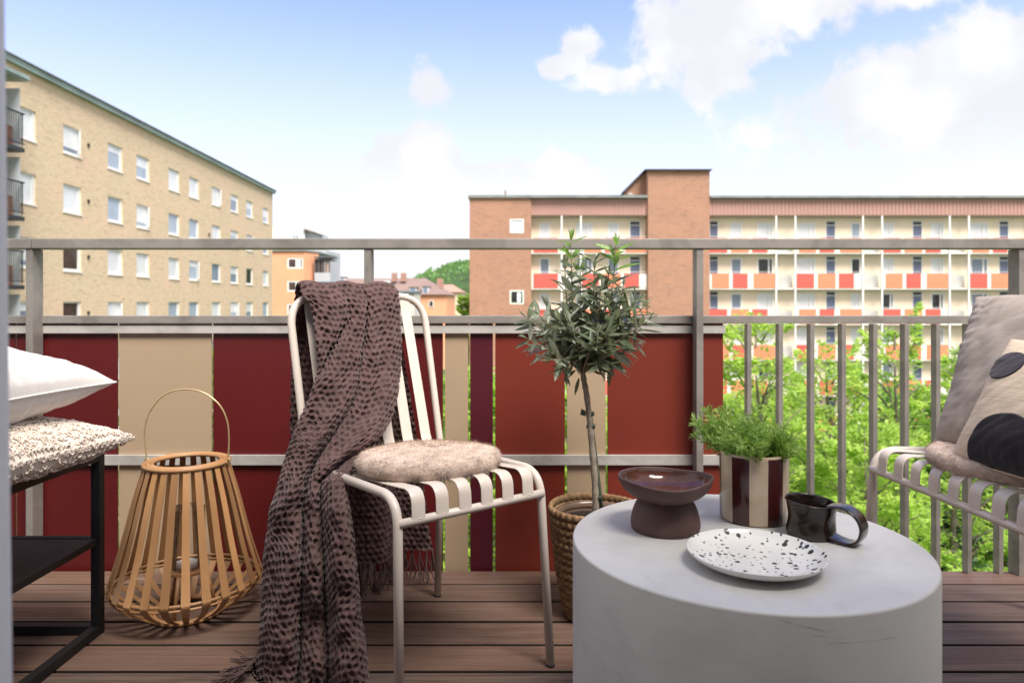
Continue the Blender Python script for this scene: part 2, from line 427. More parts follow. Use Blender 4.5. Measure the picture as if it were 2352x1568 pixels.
WKEY = {}
def window_x(parent, x0, x1, z0, z1, yw, pane, fw=.07, mull=None, name='window', frame=m_white, transom=0.0):
    """window in a wall that faces the camera: frame part with a pane sub-part"""
    w, h = x1 - x0, z1 - z0; c = Vector(((x0 + x1) / 2, yw, (z0 + z1) / 2))
    key = (name, round(w, 2), round(h, 2), mull, transom, frame.name)
    if key not in WKEY:
        mb = MB(); y0, y1 = -.04, .06
        mb.box(-w / 2, w / 2, y0, y1, -h / 2, -h / 2 + fw); mb.box(-w / 2, w / 2, y0, y1, h / 2 - fw, h / 2)
        mb.box(-w / 2, -w / 2 + fw, y0, y1, -h / 2 + fw, h / 2 - fw); mb.box(w / 2 - fw, w / 2, y0, y1, -h / 2 + fw, h / 2 - fw)
        if mull is not None: mb.box(-w / 2 + w * mull - fw / 2, -w / 2 + w * mull + fw / 2, y0 + .003, y1, -h / 2 + fw, h / 2 - fw)
        if transom: mb.box(-w / 2 + fw, w / 2 - fw, y0 + .003, y1, h / 2 - transom - fw, h / 2 - transom)
        me = bpy.data.meshes.new(name); me.from_pydata(mb.v, [], mb.f); me.materials.append(frame); WKEY[key] = me
    o = link(name, WKEY[key]); o.parent = parent; o.location = c - org(parent); ORG[o] = c
    p = sbox('pane', (c.x, yw + .03, c.z), (w - 2 * fw, .02, h - 2 * fw), pane, o)
    return o

# ---- brick apartment block straight ahead (storeys of 2.8 m)
YB = 55.2; SB = YB / FPX
bx = lambda px: (px - CX) * SB
bz = lambda py: EYE + (HY - py) * SB
m_brick = brick_mat('red_brick', (.45, .205, .125), (.33, .145, .085), (.49, .26, .17), (.42, .32, .25), 'both')
m_cream = mat('cream_render', (.94, .80, .63), .9, .12, .5)
m_pink = mat('pink_ribbed_sheet', (.47, .265, .225), .6, .08, .4)
m_roofgrey = mat('grey_roof_edge', (.24, .26, .25), .6, .3, 1.5)
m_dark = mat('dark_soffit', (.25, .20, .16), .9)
m_red = mat('red_balcony_panel', (.64, .115, .09), .55, .06, .6)
m_orange = mat('orange_balcony_panel', (.82, .26, .14), .55, .06, .6)
m_wpanel = mat('white_balcony_panel', (.82, .79, .72), .6)
m_concrete_l = mat('pale_slab_concrete', (.42, .40, .36), .9, .2, 1.0)
m_mesh = mat('pale_mesh_screen', (.60, .59, .56), .7, .1, 2.0)
m_bluedoor = mat('blue_grey_door', (.15, .18, .28), .35, .15, .8)

bb = thing('brick_apartment_block', (bx(1079), YB, GROUND_Z), 'long red brick apartment block with red and orange balcony fronts across the courtyard', 'building')
tops = [5.92, 3.12, .32, -2.48, -5.28, -8.08]
ZR = bz(450)
def tower(x0, x1, ztop, opens, parent):
    mb = MB(); wall_open(mb, 'x', YB - .25, x0, x1, GROUND_Z, ztop, opens, .12)
    mb.poly([(x0, YB - .25, GROUND_Z), (x0, YB - .25, ztop), (x0, YB + 11, ztop), (x0, YB + 11, GROUND_Z)])
    mb.poly([(x1, YB - .25, GROUND_Z), (x1, YB + 11, GROUND_Z), (x1, YB + 11, ztop), (x1, YB - .25, ztop)])
    return mb.build('brick_wall', m_brick, parent)
o1 = []
for (py0, py1) in ((504, 536), (666.5, 698.5), (829, 861)): o1.append((bx(1171), bx(1203), bz(py1), bz(py0)))
tower(bx(1079), bx(1220), bz(456), o1, bb)
for k, o in enumerate(o1): window_x(bb, o[0], o[1], o[2], o[3], YB - .22, PANES[0 if k == 0 else 3], fw=.16 if k else .10)
sbox('blind', ((o1[1][0] + .72), YB - .205, (o1[1][2] + o1[1][3]) / 2), (.30, .01, .78), PANES[0], bb)
tower(bx(1487), bx(1628), bz(394), [], bb)
# stair head with its pitched roof behind the left side of the tall tower
mb = MB(); mb.prism([(bx(1440), YB + .9, bz(452)), (bx(1486.8), YB + .9, bz(452)), (bx(1486.8), YB + .9, bz(395)), (bx(1480), YB + .9, bz(395)), (bx(1440), YB + .9, bz(437))], (0, 5, 0))
mb.build('stair_head', m_brick, bb)
mb = MB(); mb.prism([(bx(1437), YB + .6, bz(440)), (bx(1479), YB + .6, bz(395)), (bx(1479), YB + .6, bz(391.5)), (bx(1437), YB + .6, bz(436))], (0, 6, 0))
mb.box(bx(1479), bx(1631), YB - .5, YB + 11.2, bz(394), bz(391)); mb.build('tower_roof', mat('black_roof_felt', (.05, .048, .045), .8), bb)
window_x(bb, bx(1448), bx(1456), bz(450), bz(440), YB + .86, PANES[2], fw=.05)
# bays between the brick towers
bays = [(1220, 1487), (1628, 2760)]
zsoff = bz(495.5)
for bi_, (a, b) in enumerate(bays):
    mb = MB(); opens = []
    xa, xb = bx(a), bx(b)
    # ribbed fascia: real ribs
    rb = MB(); x = xa + .02
    while x < xb - .12:
        rb.box(x, x + .20, YB - .03, YB, zsoff + .05, bz(457)); x += .30
    rb.box(xa + .01, xb, YB, YB + .2, zsoff + .05, bz(457))
    rb.build('ribbed_fascia', m_pink, bb)
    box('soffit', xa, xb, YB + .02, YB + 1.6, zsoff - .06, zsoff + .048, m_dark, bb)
    if bi_ == 0: wins = [(1240, 1262, 'w', 0), (1324, 1360, 'w', 0), (1397, 1420, 'w', 2), (1446, 1471, 'd', 0)]
    else:
        wins = [(1629, 1650, 'd', 0), (1679, 1703, 'w', 0), (1740, 1775, 'w', 0)]
        for s in range(5):
            o = s * 198.8
            wins += [(1832 + o if s != 1 else 2026, 1871 + o if s != 1 else 2052, 'w', 1), (1896.5 + o, 1919.5 + o, 'd', 0), (1955 + o if s != 1 else 2139, 1976 + o if s != 1 else 2167, 'w', 2)]
    zt = [t for t in tops]
    rows = []
    for ri, t in enumerate(tops):
        for (wa, wb, kd, pv) in wins:
            if wb > b - 4: continue
            k = (YB + .70) / FPX
            x0, x1 = (wa - CX) * k, (wb - CX) * k
            if kd == 'w': o = (x0 - .05, x1 + .05, t - .10, t + 1.28)
            else: o = (x0, x1, t - 1.0, t + 1.42)
            opens.append(o); rows.append((ri, kd, o, pv))
    wall_open(mb, 'x', YB + .70, xa, xb, GROUND_Z, zsoff - .06, opens, .12)
    mb.build('rendered_wall', m_cream, bb)
    rnd = random.Random(bi_ + 4)
    for (ri, kd, o, pv) in rows:
        if kd == 'w':
            window_x(bb, o[0], o[1], o[2], o[3], YB + .72, PANES[rnd.choice([0, 0, 1, 2, 3, 2]) if ri else rnd.choice([0, 0, 0, 1])], fw=.13, mull=None if o[1] - o[0] < 1 else .72)
        else:
            w = window_x(bb, o[0], o[1], o[2], o[3], YB + .72, m_bluedoor, fw=.06, name='balcony_door', transom=.32)
            sbox('transom_pane', ((o[0] + o[1]) / 2, YB + .722, o[3] - .2), (o[1] - o[0] - .16, .02, .22), PANES[3], w)
    # balcony decks, coloured front panels, posts
    if bi_ == 0:
        posts = [1290, 1334, 1488.6]; secs = [(1222, 1287, 0), (1336, 1486, 1)]; scr = [(1290, 1334)]
    else:
        posts = []; secs = [(1629, 1781, 0)]; scr = []
        for s in range(5):
            p0 = 1782 + s * 199; posts += [p0, p0 + 44]
            scr.append((p0, p0 + 44)); secs.append((p0 + 47, p0 + 197, s + 1))
    for ri, t in enumerate(tops):
        slab = box('balcony_slab', xa + .01, xb - .01, YB + .02, YB + .69, t - 1.30, t - 1.14, m_concrete_l, bb)
        sbox('slab_edge', ((xa + xb) / 2, YB + .005, t - 1.21), (xb - xa - .04, .03, .11), m_dark if 0 else m_wpanel, bb)
        rail = MB(); rail.box(xa + .03, xb - .03, YB - .02, YB + .02, t + .10, t + .13); rail.build('handrail', m_wpanel, bb)
        for (p0, p1, si) in secs:
            if p1 > b: continue
            flip = (si + ri) % 2
            L = p1 - p0
            lay = [(0, .27, 0), (.33, .60, 1), (.65, .88, 0)] if flip == 0 else [(.04, .30, 1), (.355, .58, 0), (.67, .99, 1)]
            if L < 90: lay = [(.05, .92, flip == 0 and 0 or 0)]
            back = sbox('panel_backing', (bx((p0 + p1) / 2), YB + .0, t - .58), (L * SB, .03, 1.06), m_wpanel, bb)
            for (a0, a1, c) in lay:
                w = (a1 - a0) * L * SB
                sbox('balcony_panel', (bx(p0 + (a0 + a1) / 2 * L), YB - .03, t - .58), (w, .025, 1.14), m_red if c == 0 else m_orange, bb)
        for (p0, p1) in scr:
            if p1 > b: continue
            sbox('mesh_screen', (bx((p0 + p1) / 2), YB + .4, t - .62), ((p1 - p0) * SB - .1, .03, 1.0), m_mesh, bb)
    for p in posts:
        if p < b: sbox('balcony_post', (bx(p), YB - .05, (zsoff + GROUND_Z) / 2), (.12, .10, zsoff - GROUND_Z), m_white, bb)
mb = MB()
mb.box(bx(1076), bx(1486.5), YB - .42, YB + 11.2, bz(456), ZR); mb.box(bx(1628.5), bx(2762), YB - .35, YB + 11.2, bz(456), ZR - .03)
mb.build('roof', m_roofgrey, bb)
for px in (1160, 1283, 1398, 1720, 1902, 2150): sbox('vent_pipe', (bx(px), YB + 3, ZR + .18 + (.25 if px == 1160 else 0)), (.14, .14, .42 + (.5 if px == 1160 else 0)), m_dark, bb)

# ---- yellow brick block on the left, its long face running away from us
XF = lambda y: -19.9 - .0286 * y
m_ybrick = brick_mat('yellow_brick', (.74, .575, .37), (.61, .455, .27), (.78, .55, .40), (.68, .58, .44), 1)
m_copper = mat('verdigris_copper', (.33, .43, .41), .6, .3, .6)
yb = thing('yellow_brick_block', (XF(45), 45, GROUND_Z), 'long yellow brick block with white windows and green copper roof edge', 'building')
def y_of(px): return 19.9 / ((CX - px) / FPX - .0286)
ROOF_Y = 11.0; Y_END = y_of(626)
colz = [(70, 188), (330, 425), (563, 640), (713, 780), (880, 937), (988, 1038), (1106, 1152), (1204, 1244), (1286, 1320), (1372, 1401)]
opens = []; info = []
for ci, (a, b) in enumerate(colz):
    y0, y1 = y_of(a * .44), y_of(b * .44)
    for r in range(6):
        zt = 9.12 - 2.75 * r; o = (y0, y1, zt - 1.32, zt); opens.append(o); info.append((ci, r, o))
mb = MB(); wall_open(mb, 'y', XF, 12, Y_END, GROUND_Z, ROOF_Y - .3, opens, .10)
mb.poly([(XF(Y_END), Y_END, GROUND_Z), (XF(Y_END), Y_END, ROOF_Y - .3), (XF(Y_END) - 12, Y_END, ROOF_Y - .3), (XF(Y_END) - 12, Y_END, GROUND_Z)])
mb.build('brick_wall', m_ybrick, yb)
YC = (12 + Y_END) / 2
mb = MB(); q = lambda y, d: (XF(y) + d, y)
mb.prism([(*q(12, -12), ROOF_Y - .3), (*q(12, .22), ROOF_Y - .3), (*q(Y_END + .25, .22), ROOF_Y - .3), (*q(Y_END + .25, -12), ROOF_Y - .3)], (0, 0, .24))
mb.build('copper_fascia', m_copper, yb)
mb = MB(); mb.prism([(*q(12, -12), ROOF_Y - .055), (*q(12, .30), ROOF_Y - .055), (*q(Y_END + .32, .30), ROOF_Y - .055), (*q(Y_END + .32, -12), ROOF_Y - .055)], (0, 0, .06))
mb.build('roof', m_roofgrey, yb)
rnd = random.Random(3)
ypane = {(1, 0): 2, (1, 1): 0, (1, 2): 4, (1, 3): 4, (0, 0): 0, (0, 1): 0, (2, 0): 1, (2, 2): 0, (2, 3): 1, (3, 0): 1, (3, 2): 0, (6, 2): 2, (8, 2): 3}
for (ci, r, o) in info:
    pv = ypane.get((ci, r), rnd.choice([0, 0, 1, 1, 2]))
    y0, y1, z0, z1 = o; f = .12; xo = lambda y, d=0: XF(y) - .06 + d
    mb = MB()
    for (a, b, c, d_) in ((y0, y1, z0, z0 + f), (y0, y1, z1 - f * .6, z1), (y0, y0 + f * .5, z0 + f, z1 - f * .6), (y1 - f * 1.5, y1, z0 + f, z1 - f * .6)):
        mb.prism([(xo(a), a, c), (xo(b), b, c), (xo(b), b, d_), (xo(a), a, d_)], (-.08, 0, 0))
    mb.prism([(xo(y0, .10), y0 - .04, z0 - .05), (xo(y1, .10), y1 + .04, z0 - .05), (xo(y1, .10), y1 + .04, z0 - .003), (xo(y0, .10), y0 - .04, z0 - .003)], (-.10, 0, 0))
    wd = mb.build('window', m_white, yb)
    MB().prism([(xo(y0, -.035), y0 + f * .5, z0 + f), (xo(y1, -.035), y1 - f * 1.5, z0 + f), (xo(y1, -.035), y1 - f * 1.5, z1 - f * .6), (xo(y0, -.035), y0 + f * .5, z1 - f * .6)], (-.02, 0, 0)).build('pane', PANES[pv], wd)
    if pv in (1, 2) and rnd.random() < .6:
        hb = z1 - f * .6 - (z1 - z0) * rnd.choice([.25, .4, .55, .7])
        MB().prism([(xo(y0, -.028), y0 + f * .5, hb), (xo(y1, -.028), y1 - f * 1.5, hb), (xo(y1, -.028), y1 - f * 1.5, z1 - f * .6), (xo(y0, -.028), y0 + f * .5, z1 - f * .6)], (-.004, 0, 0)).build('blind', PANES[0], wd)
    if (ci + r * 3) % 5 == 1 and ci < 9:      # casement standing ajar
        cm = MB(); h0, h1 = z0 + f, z1 - f * .6; yh = y1 - f * 1.5
        cm.prism([(xo(yh, .02), yh - .05, h0), (xo(yh, .26), yh - .30, h0), (xo(yh, .26), yh - .30, h1), (xo(yh, .02), yh - .05, h1)], (.03, .03, 0)); cm.build('open_casement', m_white, wd)
m_vent = mat('dark_wall_vent', (.05, .04, .035), .8)
for r in range(5):
    y = y_of(460 * .44); sbox('wall_vent', (XF(y) + .02, y, 9.12 - 2.75 * r - .55), (.06, .16, .16), m_vent, yb)
y = y_of(1090 * .44); sbox('wall_vent', (XF(y) + .02, y, 5.6), (.06, .2, .2), m_vent, yb)
# its stack of balconies at the left edge
m_blackrail = mat('black_balcony_rail', (.025, .028, .032), .5)
m_glassy = mat('balcony_glass_side', (.45, .50, .53), .15, .1, 1.0)
for r in range(4):
    zb = 6.85 - 2.75 * r; x0 = XF(27) + .02; x1 = x0 + 1.05; ya, yb_ = 24.5, 28.2
    bal = box('balcony', x0, x1, ya, yb_, zb, zb + .16, m_blackrail, yb)
    rm = MB(); rm.box(x1 - .05, x1, ya, yb_, zb + 1.50, zb + 1.56); rm.box(x0 + .05, x1 - .05, yb_ - .05, yb_, zb + 1.50, zb + 1.56); rm.box(x1 - .05, x1, ya, yb_, zb + .30, zb + .34)
    for k in range(30): yy = ya + .06 + k * .122; rm.box(x1 - .035, x1 - .015, yy, yy + .02, zb + .34, zb + 1.5)
    for k in range(8): xx = x0 + .1 + k * .12; rm.box(xx, xx + .02, yb_ - .035, yb_ - .015, zb + .16, zb + 1.5)
    rm.build('balcony_railing', m_blackrail, bal)
    box('side_screen', x0 + .06, x1 - .12, yb_ - .12, yb_ - .09, zb + .16, zb + 2.55, m_glassy, bal)
    box('clutter', x0 + .3, x1 - .2, ya + 1.6, yb_ - .4, zb + .161, zb + .95, mat('warm_balcony_clutter', (.35, .16, .10), .8, .6, 3.0), bal)
x0 = XF(27) + .02
MB().box(x0, x0 + 1.1, 24.4, 28.3, 9.72, 9.78).box(x0, x0 + 1.16, 24.4, 28.36, 9.785, 9.95).build('balcony_canopy', m_copper, yb)

# ---- orange house, white house and glazed bay behind it
m_or = mat('orange_render', (.85, .40, .23), .9, .08, .4)
m_grey_l = mat('pale_grey_cladding', (.50, .52, .56), .6, .1, .4)
Yo = 85.0; So = Yo / FPX
ox = lambda px: (px - CX) * So
oz = lambda py: EYE + (HY - py) * So
ob = thing('orange_house', (ox(660), Yo, GROUND_Z), 'orange rendered house with glazed grey bay, beyond the yellow block', 'building')
opens = [(ox(660), ox(696), oz(616.5 + 52.7 * r), oz(592.5 + 52.7 * r)) for r in range(4)]
mb = MB(); wall_open(mb, 'x', Yo, ox(560), ox(699), GROUND_Z, oz(577), opens, .15)
mb.poly([(ox(699), Yo, GROUND_Z), (ox(715), Yo + 3.2, GROUND_Z), (ox(715), Yo + 3.2, oz(577)), (ox(699), Yo, oz(577))]); mb.build('rendered_wall', m_or, ob)
mb = MB(); mb.prism([(ox(558), Yo - .2, oz(577)), (ox(700), Yo - .2, oz(577)), (ox(717), Yo + 3.2, oz(577)), (ox(717), Yo + 12, oz(577)), (ox(558), Yo + 12, oz(577))], (0, 0, .18)); mb.build('roof', m_roofgrey, ob)
for r, o in enumerate(opens):
    w = window_x(ob, *o, Yo + .06, PANES[4], fw=.16, mull=.56)
    sbox('blind', (o[1] - .55, Yo + .075, (o[2] + o[3]) / 2), (.5, .01, o[3] - o[2] - .36), PANES[0] if r % 2 == 0 else PANES[3], w)
for r in range(4):
    zt = oz(596 + 52.7 * r); zb = zt - 1.55
    bayx0, bayx1 = ox(716), ox(752)
    by = box('glazed_bay', bayx0, bayx1, Yo + 1.2, Yo + 4, zb - 1.1, zb, m_grey_l, ob)
    gm = MB()
    for k in range(5): xx = bayx0 + (bayx1 - bayx0 - .1) * k / 4; gm.box(xx, xx + .1, Yo + 1.2, Yo + 1.3, zb, zt)
    gm.box(bayx0, bayx1 + .12, Yo + 1.1, Yo + 4, zt, zt + .12); gm.build('bay_frame', mat('dark_bay_frame', (.13, .14, .16), .5), by)
    box('pane', bayx0 + .05, bayx0 + 1.15, Yo + 1.33, Yo + 1.36, zb + .002, zt - .002, PANES[4], by); box('pane', bayx0 + 1.2, bayx1 - .05, Yo + 1.33, Yo + 1.36, zb + .002, zt - .002, mat('pane_pale_orange', (.48, .36, .31), .15), by)
box('bay_roof', ox(715), ox(757), Yo + .9, Yo + 4.2, oz(590.5), oz(588), mat('dark_bay_frame', (.13, .14, .16), .5), ob)
Yw = 100.0; Sw = Yw / FPX
wb_ = thing('white_house', ((680 - CX) * Sw, Yw, GROUND_Z), 'white flat-roofed house showing above the orange house', 'building')
wx = lambda px: (px - CX) * Sw
wz = lambda py: EYE + (HY - py) * Sw
m_wh = mat('white_render', (.72, .73, .76), .9, .05, .3)
box('wall', wx(600), wx(700), Yw, Yw + 10, GROUND_Z, wz(521), m_wh, wb_); box('set_back_storey', wx(700.5), wx(716), Yw + .5, Yw + 9, GROUND_Z, wz(530), m_grey_l, wb_)
box('lower_wing', wx(716.3), wx(746), Yw + 1, Yw + 9, GROUND_Z, wz(573), m_grey_l, wb_)
mb = MB(); mb.prism([(wx(698), Yw - .4, wz(527)), (wx(722), Yw - .4, wz(534.5)), (wx(722), Yw - .4, wz(532.5)), (wx(698), Yw - .4, wz(525))], (0, 6, 0)); mb.build('roof', m_dark, wb_)
window_x(wb_, wx(672), wx(687), wz(547), wz(540), Yw - .06, PANES[2], fw=.08, mull=.5)

# ---- low houses with tiled roofs in the gap
def tile_mat(name, c):
    m = bpy.data.materials.new(name); m.use_nodes = True; n = NT(m.node_tree)
    tc = n.add('ShaderNodeTexCoord').outputs['Object']
    w = n.add('ShaderNodeTexWave', {'Vector': tc, 'Scale': 1.3, 'Distortion': .5}, bands_direction='Z')
    cc = n.mix(n.math('MULTIPLY', w.outputs[1], .25), c, tuple(x * .6 for x in c)); cc = n.mix(n.math('MULTIPLY', n.smooth(n.noise(tc, .4, 4), .4, .65), .5), cc, tuple(x * .75 for x in c))
    b = n.add('ShaderNodeBsdfPrincipled', {'Base Color': cc, 'Roughness': .85}); n.add('ShaderNodeOutputMaterial', {0: b.outputs[0]}); return m
m_tile = tile_mat('brown_roof_tiles', (.25, .17, .15)); m_tile2 = tile_mat('pink_roof_tiles', (.42, .245, .19))
def hip_house(name, label, Y, xl, xr, ye, yr, rl, rr, wall, roof, dormers=(), depth=9, group=None):
    S = Y / FPX; X = lambda p: (p - CX) * S; Z = lambda p: EYE + (HY - p) * S
    h = thing(name, (X((xl + xr) / 2), Y, GROUND_Z), label, 'building', group)
    box('wall', X(xl) + .3, X(xr) - .3, Y, Y + depth * 2, GROUND_Z, Z(ye), wall, h)
    mb = MB(); e = Z(ye) + .003; t = Z(yr)
    a, b, c, d_ = (X(xl), Y - .5, e), (X(xr), Y - .5, e), (X(xr), Y + depth * 2 + .5, e), (X(xl), Y + depth * 2 + .5, e)
    r0, r1 = (X(rl), Y + depth, t), (X(rr), Y + depth, t)
    mb.poly([a, b, r1, r0]); mb.poly([b, c, r1]); mb.poly([c, d_, r0, r1]); mb.poly([d_, a, r0]); mb.poly([a, d_, c, b])
    rf = mb.build('roof', roof, h)
    for (p0, p1, q0, q1) in dormers:
        f = (q0 - yr) / (ye - yr); yy = Y - .5 + (depth + .5) * (1 - min(1, f + .35))
        S2 = yy / FPX; x0, x1 = (p0 - CX) * S2, (p1 - CX) * S2; z0, z1 = EYE + (HY - q1) * S2, EYE + (HY - q0) * S2
        dm = box('dormer', x0, x1, yy, yy + 3, z0, z1, m_wh, rf); box('dormer_window', x0 + .15, x1 - .15, yy - .04, yy - .01, z0 + .15, z1 - .12, PANES[2], rf)
        box('dormer_roof', x0 - .15, x1 + .15, yy - .15, yy + 3, z1 + .003, z1 + .15, m_dark, rf)
    return h
hip_house('terraced_house', 'long brown tiled roof behind the grey bay of the orange house', 150, 740, 905, 690, 636, 735, 900, m_or, m_tile, [(781, 791, 637, 648)], depth=10)
hh = hip_house('tenement_house', 'orange house with brown hipped roof and white dormers in the gap', 125, 850, 1030, 676.5, 635, 880, 963, m_or, m_tile,
     [(940, 956, 660, 672), (970, 984, 658, 675)], depth=9)
S = 125 / FPX
for (a, b, c, d_) in ((942, 957, 690, 705), (985, 996, 690, 705)): window_x(hh, (a - CX) * S, (b - CX) * S, EYE + (HY - d_) * S, EYE + (HY - c) * S, 124.95, PANES[4], fw=.12)
for (p, q) in ((915, 634), (893, 634), (1005, 650)): sbox('chimney', ((p - CX) * S, 131, EYE + (HY - q) * S), (.9, .9, 1.6), m_tile2, hh)
h2 = hip_house('cream_villa', 'cream villa under a pink tiled roof, nearest the wooded hill', 160, 985, 1062, 671, 651, 1003, 1032, mat('pale_cream_render', (.72, .62, .44), .9), m_tile2, depth=9)
S = 160 / FPX; window_x(h2, (1036 - CX) * S, (1044 - CX) * S, EYE + (HY - 690) * S, EYE + (HY - 678) * S, 159.95, PANES[3], fw=.1); sbox('chimney', ((1005 - CX) * S, 165, EYE + (HY - 648) * S), (1.2, 1.2, 2.0), m_tile2, h2)
gb = thing('grey_low_block', ((870 - CX) * 105 / FPX, 105, GROUND_Z), 'low pale block with white roof lights seen over the chair back', 'building')
S = 105 / FPX; X = lambda p: (p - CX) * S; Z = lambda p: EYE + (HY - p) * S
box('wall', X(862), X(952), 105, 112, GROUND_Z, Z(672), mat('warm_white_render', (.66, .60, .56), .9, .1, .4), gb); box('roof', X(860), X(954), 104.6, 112.4, Z(672) + .003, Z(668), mat('blue_grey_roof', (.17, .20, .24), .7), gb)
for k, (a, b) in enumerate(((863, 873), (878, 884), (887, 893))): sbox('roof_light', (X((a + b) / 2), 106, Z(656)), ((b - a) * S, 1.2, 1.5), m_wh, gb)
for a in (868, 885, 902, 920, 938): window_x(gb, X(a), X(a + 9), Z(694), Z(682), 104.95, PANES[0], fw=.08)
# wooded hill
def hill():
    rr = random.Random(5); n1, n2 = 60, 14; vs = []
    for i in range(n1):
        for j in range(n2):
            x = -150 + i * 6.2; y = 230 + j * 14
            h = 8 + 25 / (1 + math.exp(-(x + 45) / 12)) * (math.sin(min(1, j / 7) * math.pi / 2)) + 3 * mn.noise(Vector((x * .03, y * .03, 0)))
            vs.append((x, y, GROUND_Z + (h if j else 0)))
    o = mk('hill', vs, grid_faces(n1, n2), mat('wooded_slope', (.04, .085, .02), .95, .5, .1), None, True); tag(o, kind='structure')
hill()
# ------------------------------------------------------------------ trees
m_l1 = leaf_mat('lime_leaves', (.38, .53, .10), (.40, .55, .13), .5, .58, (.62, .80, .18), .8, (.25, .41, .07))
m_l2 = leaf_mat('mid_green_leaves', (.20, .37, .07), (.24, .40, .09), .5, .5, (.38, .62, .12), .8, (.11, .25, .04))
m_l3 = leaf_mat('dark_green_leaves', (.05, .13, .03), (.04, .10, .03), .5, .25, (.06, .2, .03), .8, (.02, .055, .015))
m_l4 = leaf_mat('hill_leaves', (.22, .38, .13), (.24, .40, .14), .6, .4, (.32, .55, .18), .05, (.11, .22, .07))
m_bark = mat('grey_brown_bark', (.20, .165, .14), .9, .4, 6.0)
def leaves(centers, dirs, size, rr, aspect=.55, jit=.35):
    """folded leaf quads as arrays"""
    vs, fs = [], []
    for c, d in zip(centers, dirs):
        s = size * rr.uniform(.85, 1.5)
        d = (Vector(d) + Vector((rr.gauss(0, jit), rr.gauss(0, jit), rr.gauss(0, jit)))).normalized()
        up = Vector((rr.gauss(0, .45), rr.gauss(0, .45), 1)); sd = d.cross(up)
        if sd.length < .01: sd = Vector((1, 0, 0))
        sd.normalize(); nn = sd.cross(d); b = len(vs); c = Vector(c)
        vs += [tuple(c), tuple(c + d * s * .5 + sd * s * aspect * .5 + nn * s * .08), tuple(c + d * s), tuple(c + d * s * .5 - sd * s * aspect * .5 + nn * s * .08)]
        fs += [(b, b + 1, b + 2), (b, b + 2, b + 3)]
    return vs, fs
def tree(label, x, y, top, rad, seed, m, nsh=120, per=42, leaf=.11, flat=.5, group='trees in the courtyard below the balcony', droop=.1, bottom=None, cat='tree', base=GROUND_Z):
    """trunk, limbs to the ends of leaf sprays, crown of leaves set along those sprays"""
    rr = random.Random(seed); t = thing('garden_tree', (x, y, base), label, cat, group)
    h = top - base; lowz = bottom if bottom is not None else base + h * .35
    tp = bez([(x, y, base), (x + rr.uniform(-.2, .2), y, base + h * .35), (x + rr.uniform(-.3, .3), y + rr.uniform(-.2, .2), base + h * .7), (x, y, top - h * .06)], 14)
    MB().tube(tp, [max(.015, .13 * (1 - .9 * i / (len(tp) - 1))) for i in range(len(tp))], 8).build('trunk', m_bark, t, True)
    lb = MB(); cs, ds = [], []
    for k in range(nsh):
        f = (k + .5) / nsh; z = lowz + (top - lowz) * (f ** .9)
        env = math.sin(math.pi * min(1, .18 + .82 * (1 - (z - lowz) / (top - lowz)) ** .75) * .5 + .0)
        a = k * 2.39996 + rr.uniform(-.4, .4); r = rad * env * rr.uniform(.55, 1.08) + .15
        tip = Vector((x + math.cos(a) * r, y + math.sin(a) * r * .9, z + rr.uniform(-.2, .45)))
        st = Vector((x + math.cos(a) * .1, y + math.sin(a) * .1, max(base + h * .2, z - r * .55)))
        midp = (st + tip) / 2 + Vector((0, 0, r * .15))
        pth = bez([st, midp, tip], 8)
        if k % 2 == 0 or r > rad * .6: lb.tube(pth, [.022 * (1 - .85 * i / (len(pth) - 1)) for i in range(len(pth))], 4, caps=False)
        dirv = (tip - midp).normalized(); side = dirv.cross(Vector((0, 0, 1))).normalized()
        for q in range(int(per * 2.3)):
            u = 1 - abs(rr.gauss(0, .38)); u = max(.15, min(1.05, u))
            p = st.lerp(midp, min(1, u * 2)) if u < .5 else midp.lerp(tip, u * 2 - 1)
            w = .09 + .30 * math.sin(math.pi * min(1, max(0, u * .85 + .1)))
            p = p + side * rr.uniform(-1, 1) * w * rad * .62 + Vector((0, 0, rr.gauss(0, .06) * rad * .5 - droop * abs(rr.gauss(0, .3))))
            cs.append(p); ds.append(dirv * .8 + side * rr.choice((-1, 1)) * .7 + Vector((0, 0, -.12)))
    lb.build('limbs', m_bark, t, True)
    vs, fs = leaves(cs, ds, leaf, rr)
    c = mk('crown', vs, fs, m, t); 
    return t
def tx(px, Y): return (px - CX) / FPX * Y
def tz(py, Y): return EYE + (HY - py) / FPX * Y
TG = 'trees in the courtyard below the balcony'
tree('feathery lime green tree whose tip reaches highest, at the right end of the red panels', tx(1735, 11), 11.0, tz(742, 11), 1.15, 1, m_l1, 130, 36, .085)
tree('lime green tree filling the gap left of the middle balusters', tx(1900, 14), 14.0, tz(830, 14), 1.8, 2, m_l1, 150, 40, .10)
tree('lime green tree with a thin high shoot, behind the middle balusters', tx(2055, 12), 12.0, tz(748, 12), .90, 3, m_l1, 95, 36, .085)
tree('pale green slender tree left of the grey pillow', tx(2215, 13), 13.0, tz(815, 13), 1.0, 4, m_l1, 110, 36, .09)
tree('mid green broad tree low behind the right balusters', tx(2110, 19), 19.0, tz(905, 19), 2.9, 5, m_l2, 190, 60, .13)
tree('mid green tree half hidden by the striped pot', tx(1790, 18), 18.0, tz(925, 18), 2.6, 6, m_l1, 180, 60, .13)
tree('green tree behind the spotted and grey pillows', tx(2330, 17), 17.0, tz(870, 17), 2.3, 7, m_l1, 160, 60, .12)
tree('low yellow green tree beneath the right balusters', tx(1990, 10.5), 10.5, tz(1010, 10.5), 1.5, 17, m_l1, 150, 50, .085, bottom=-7)
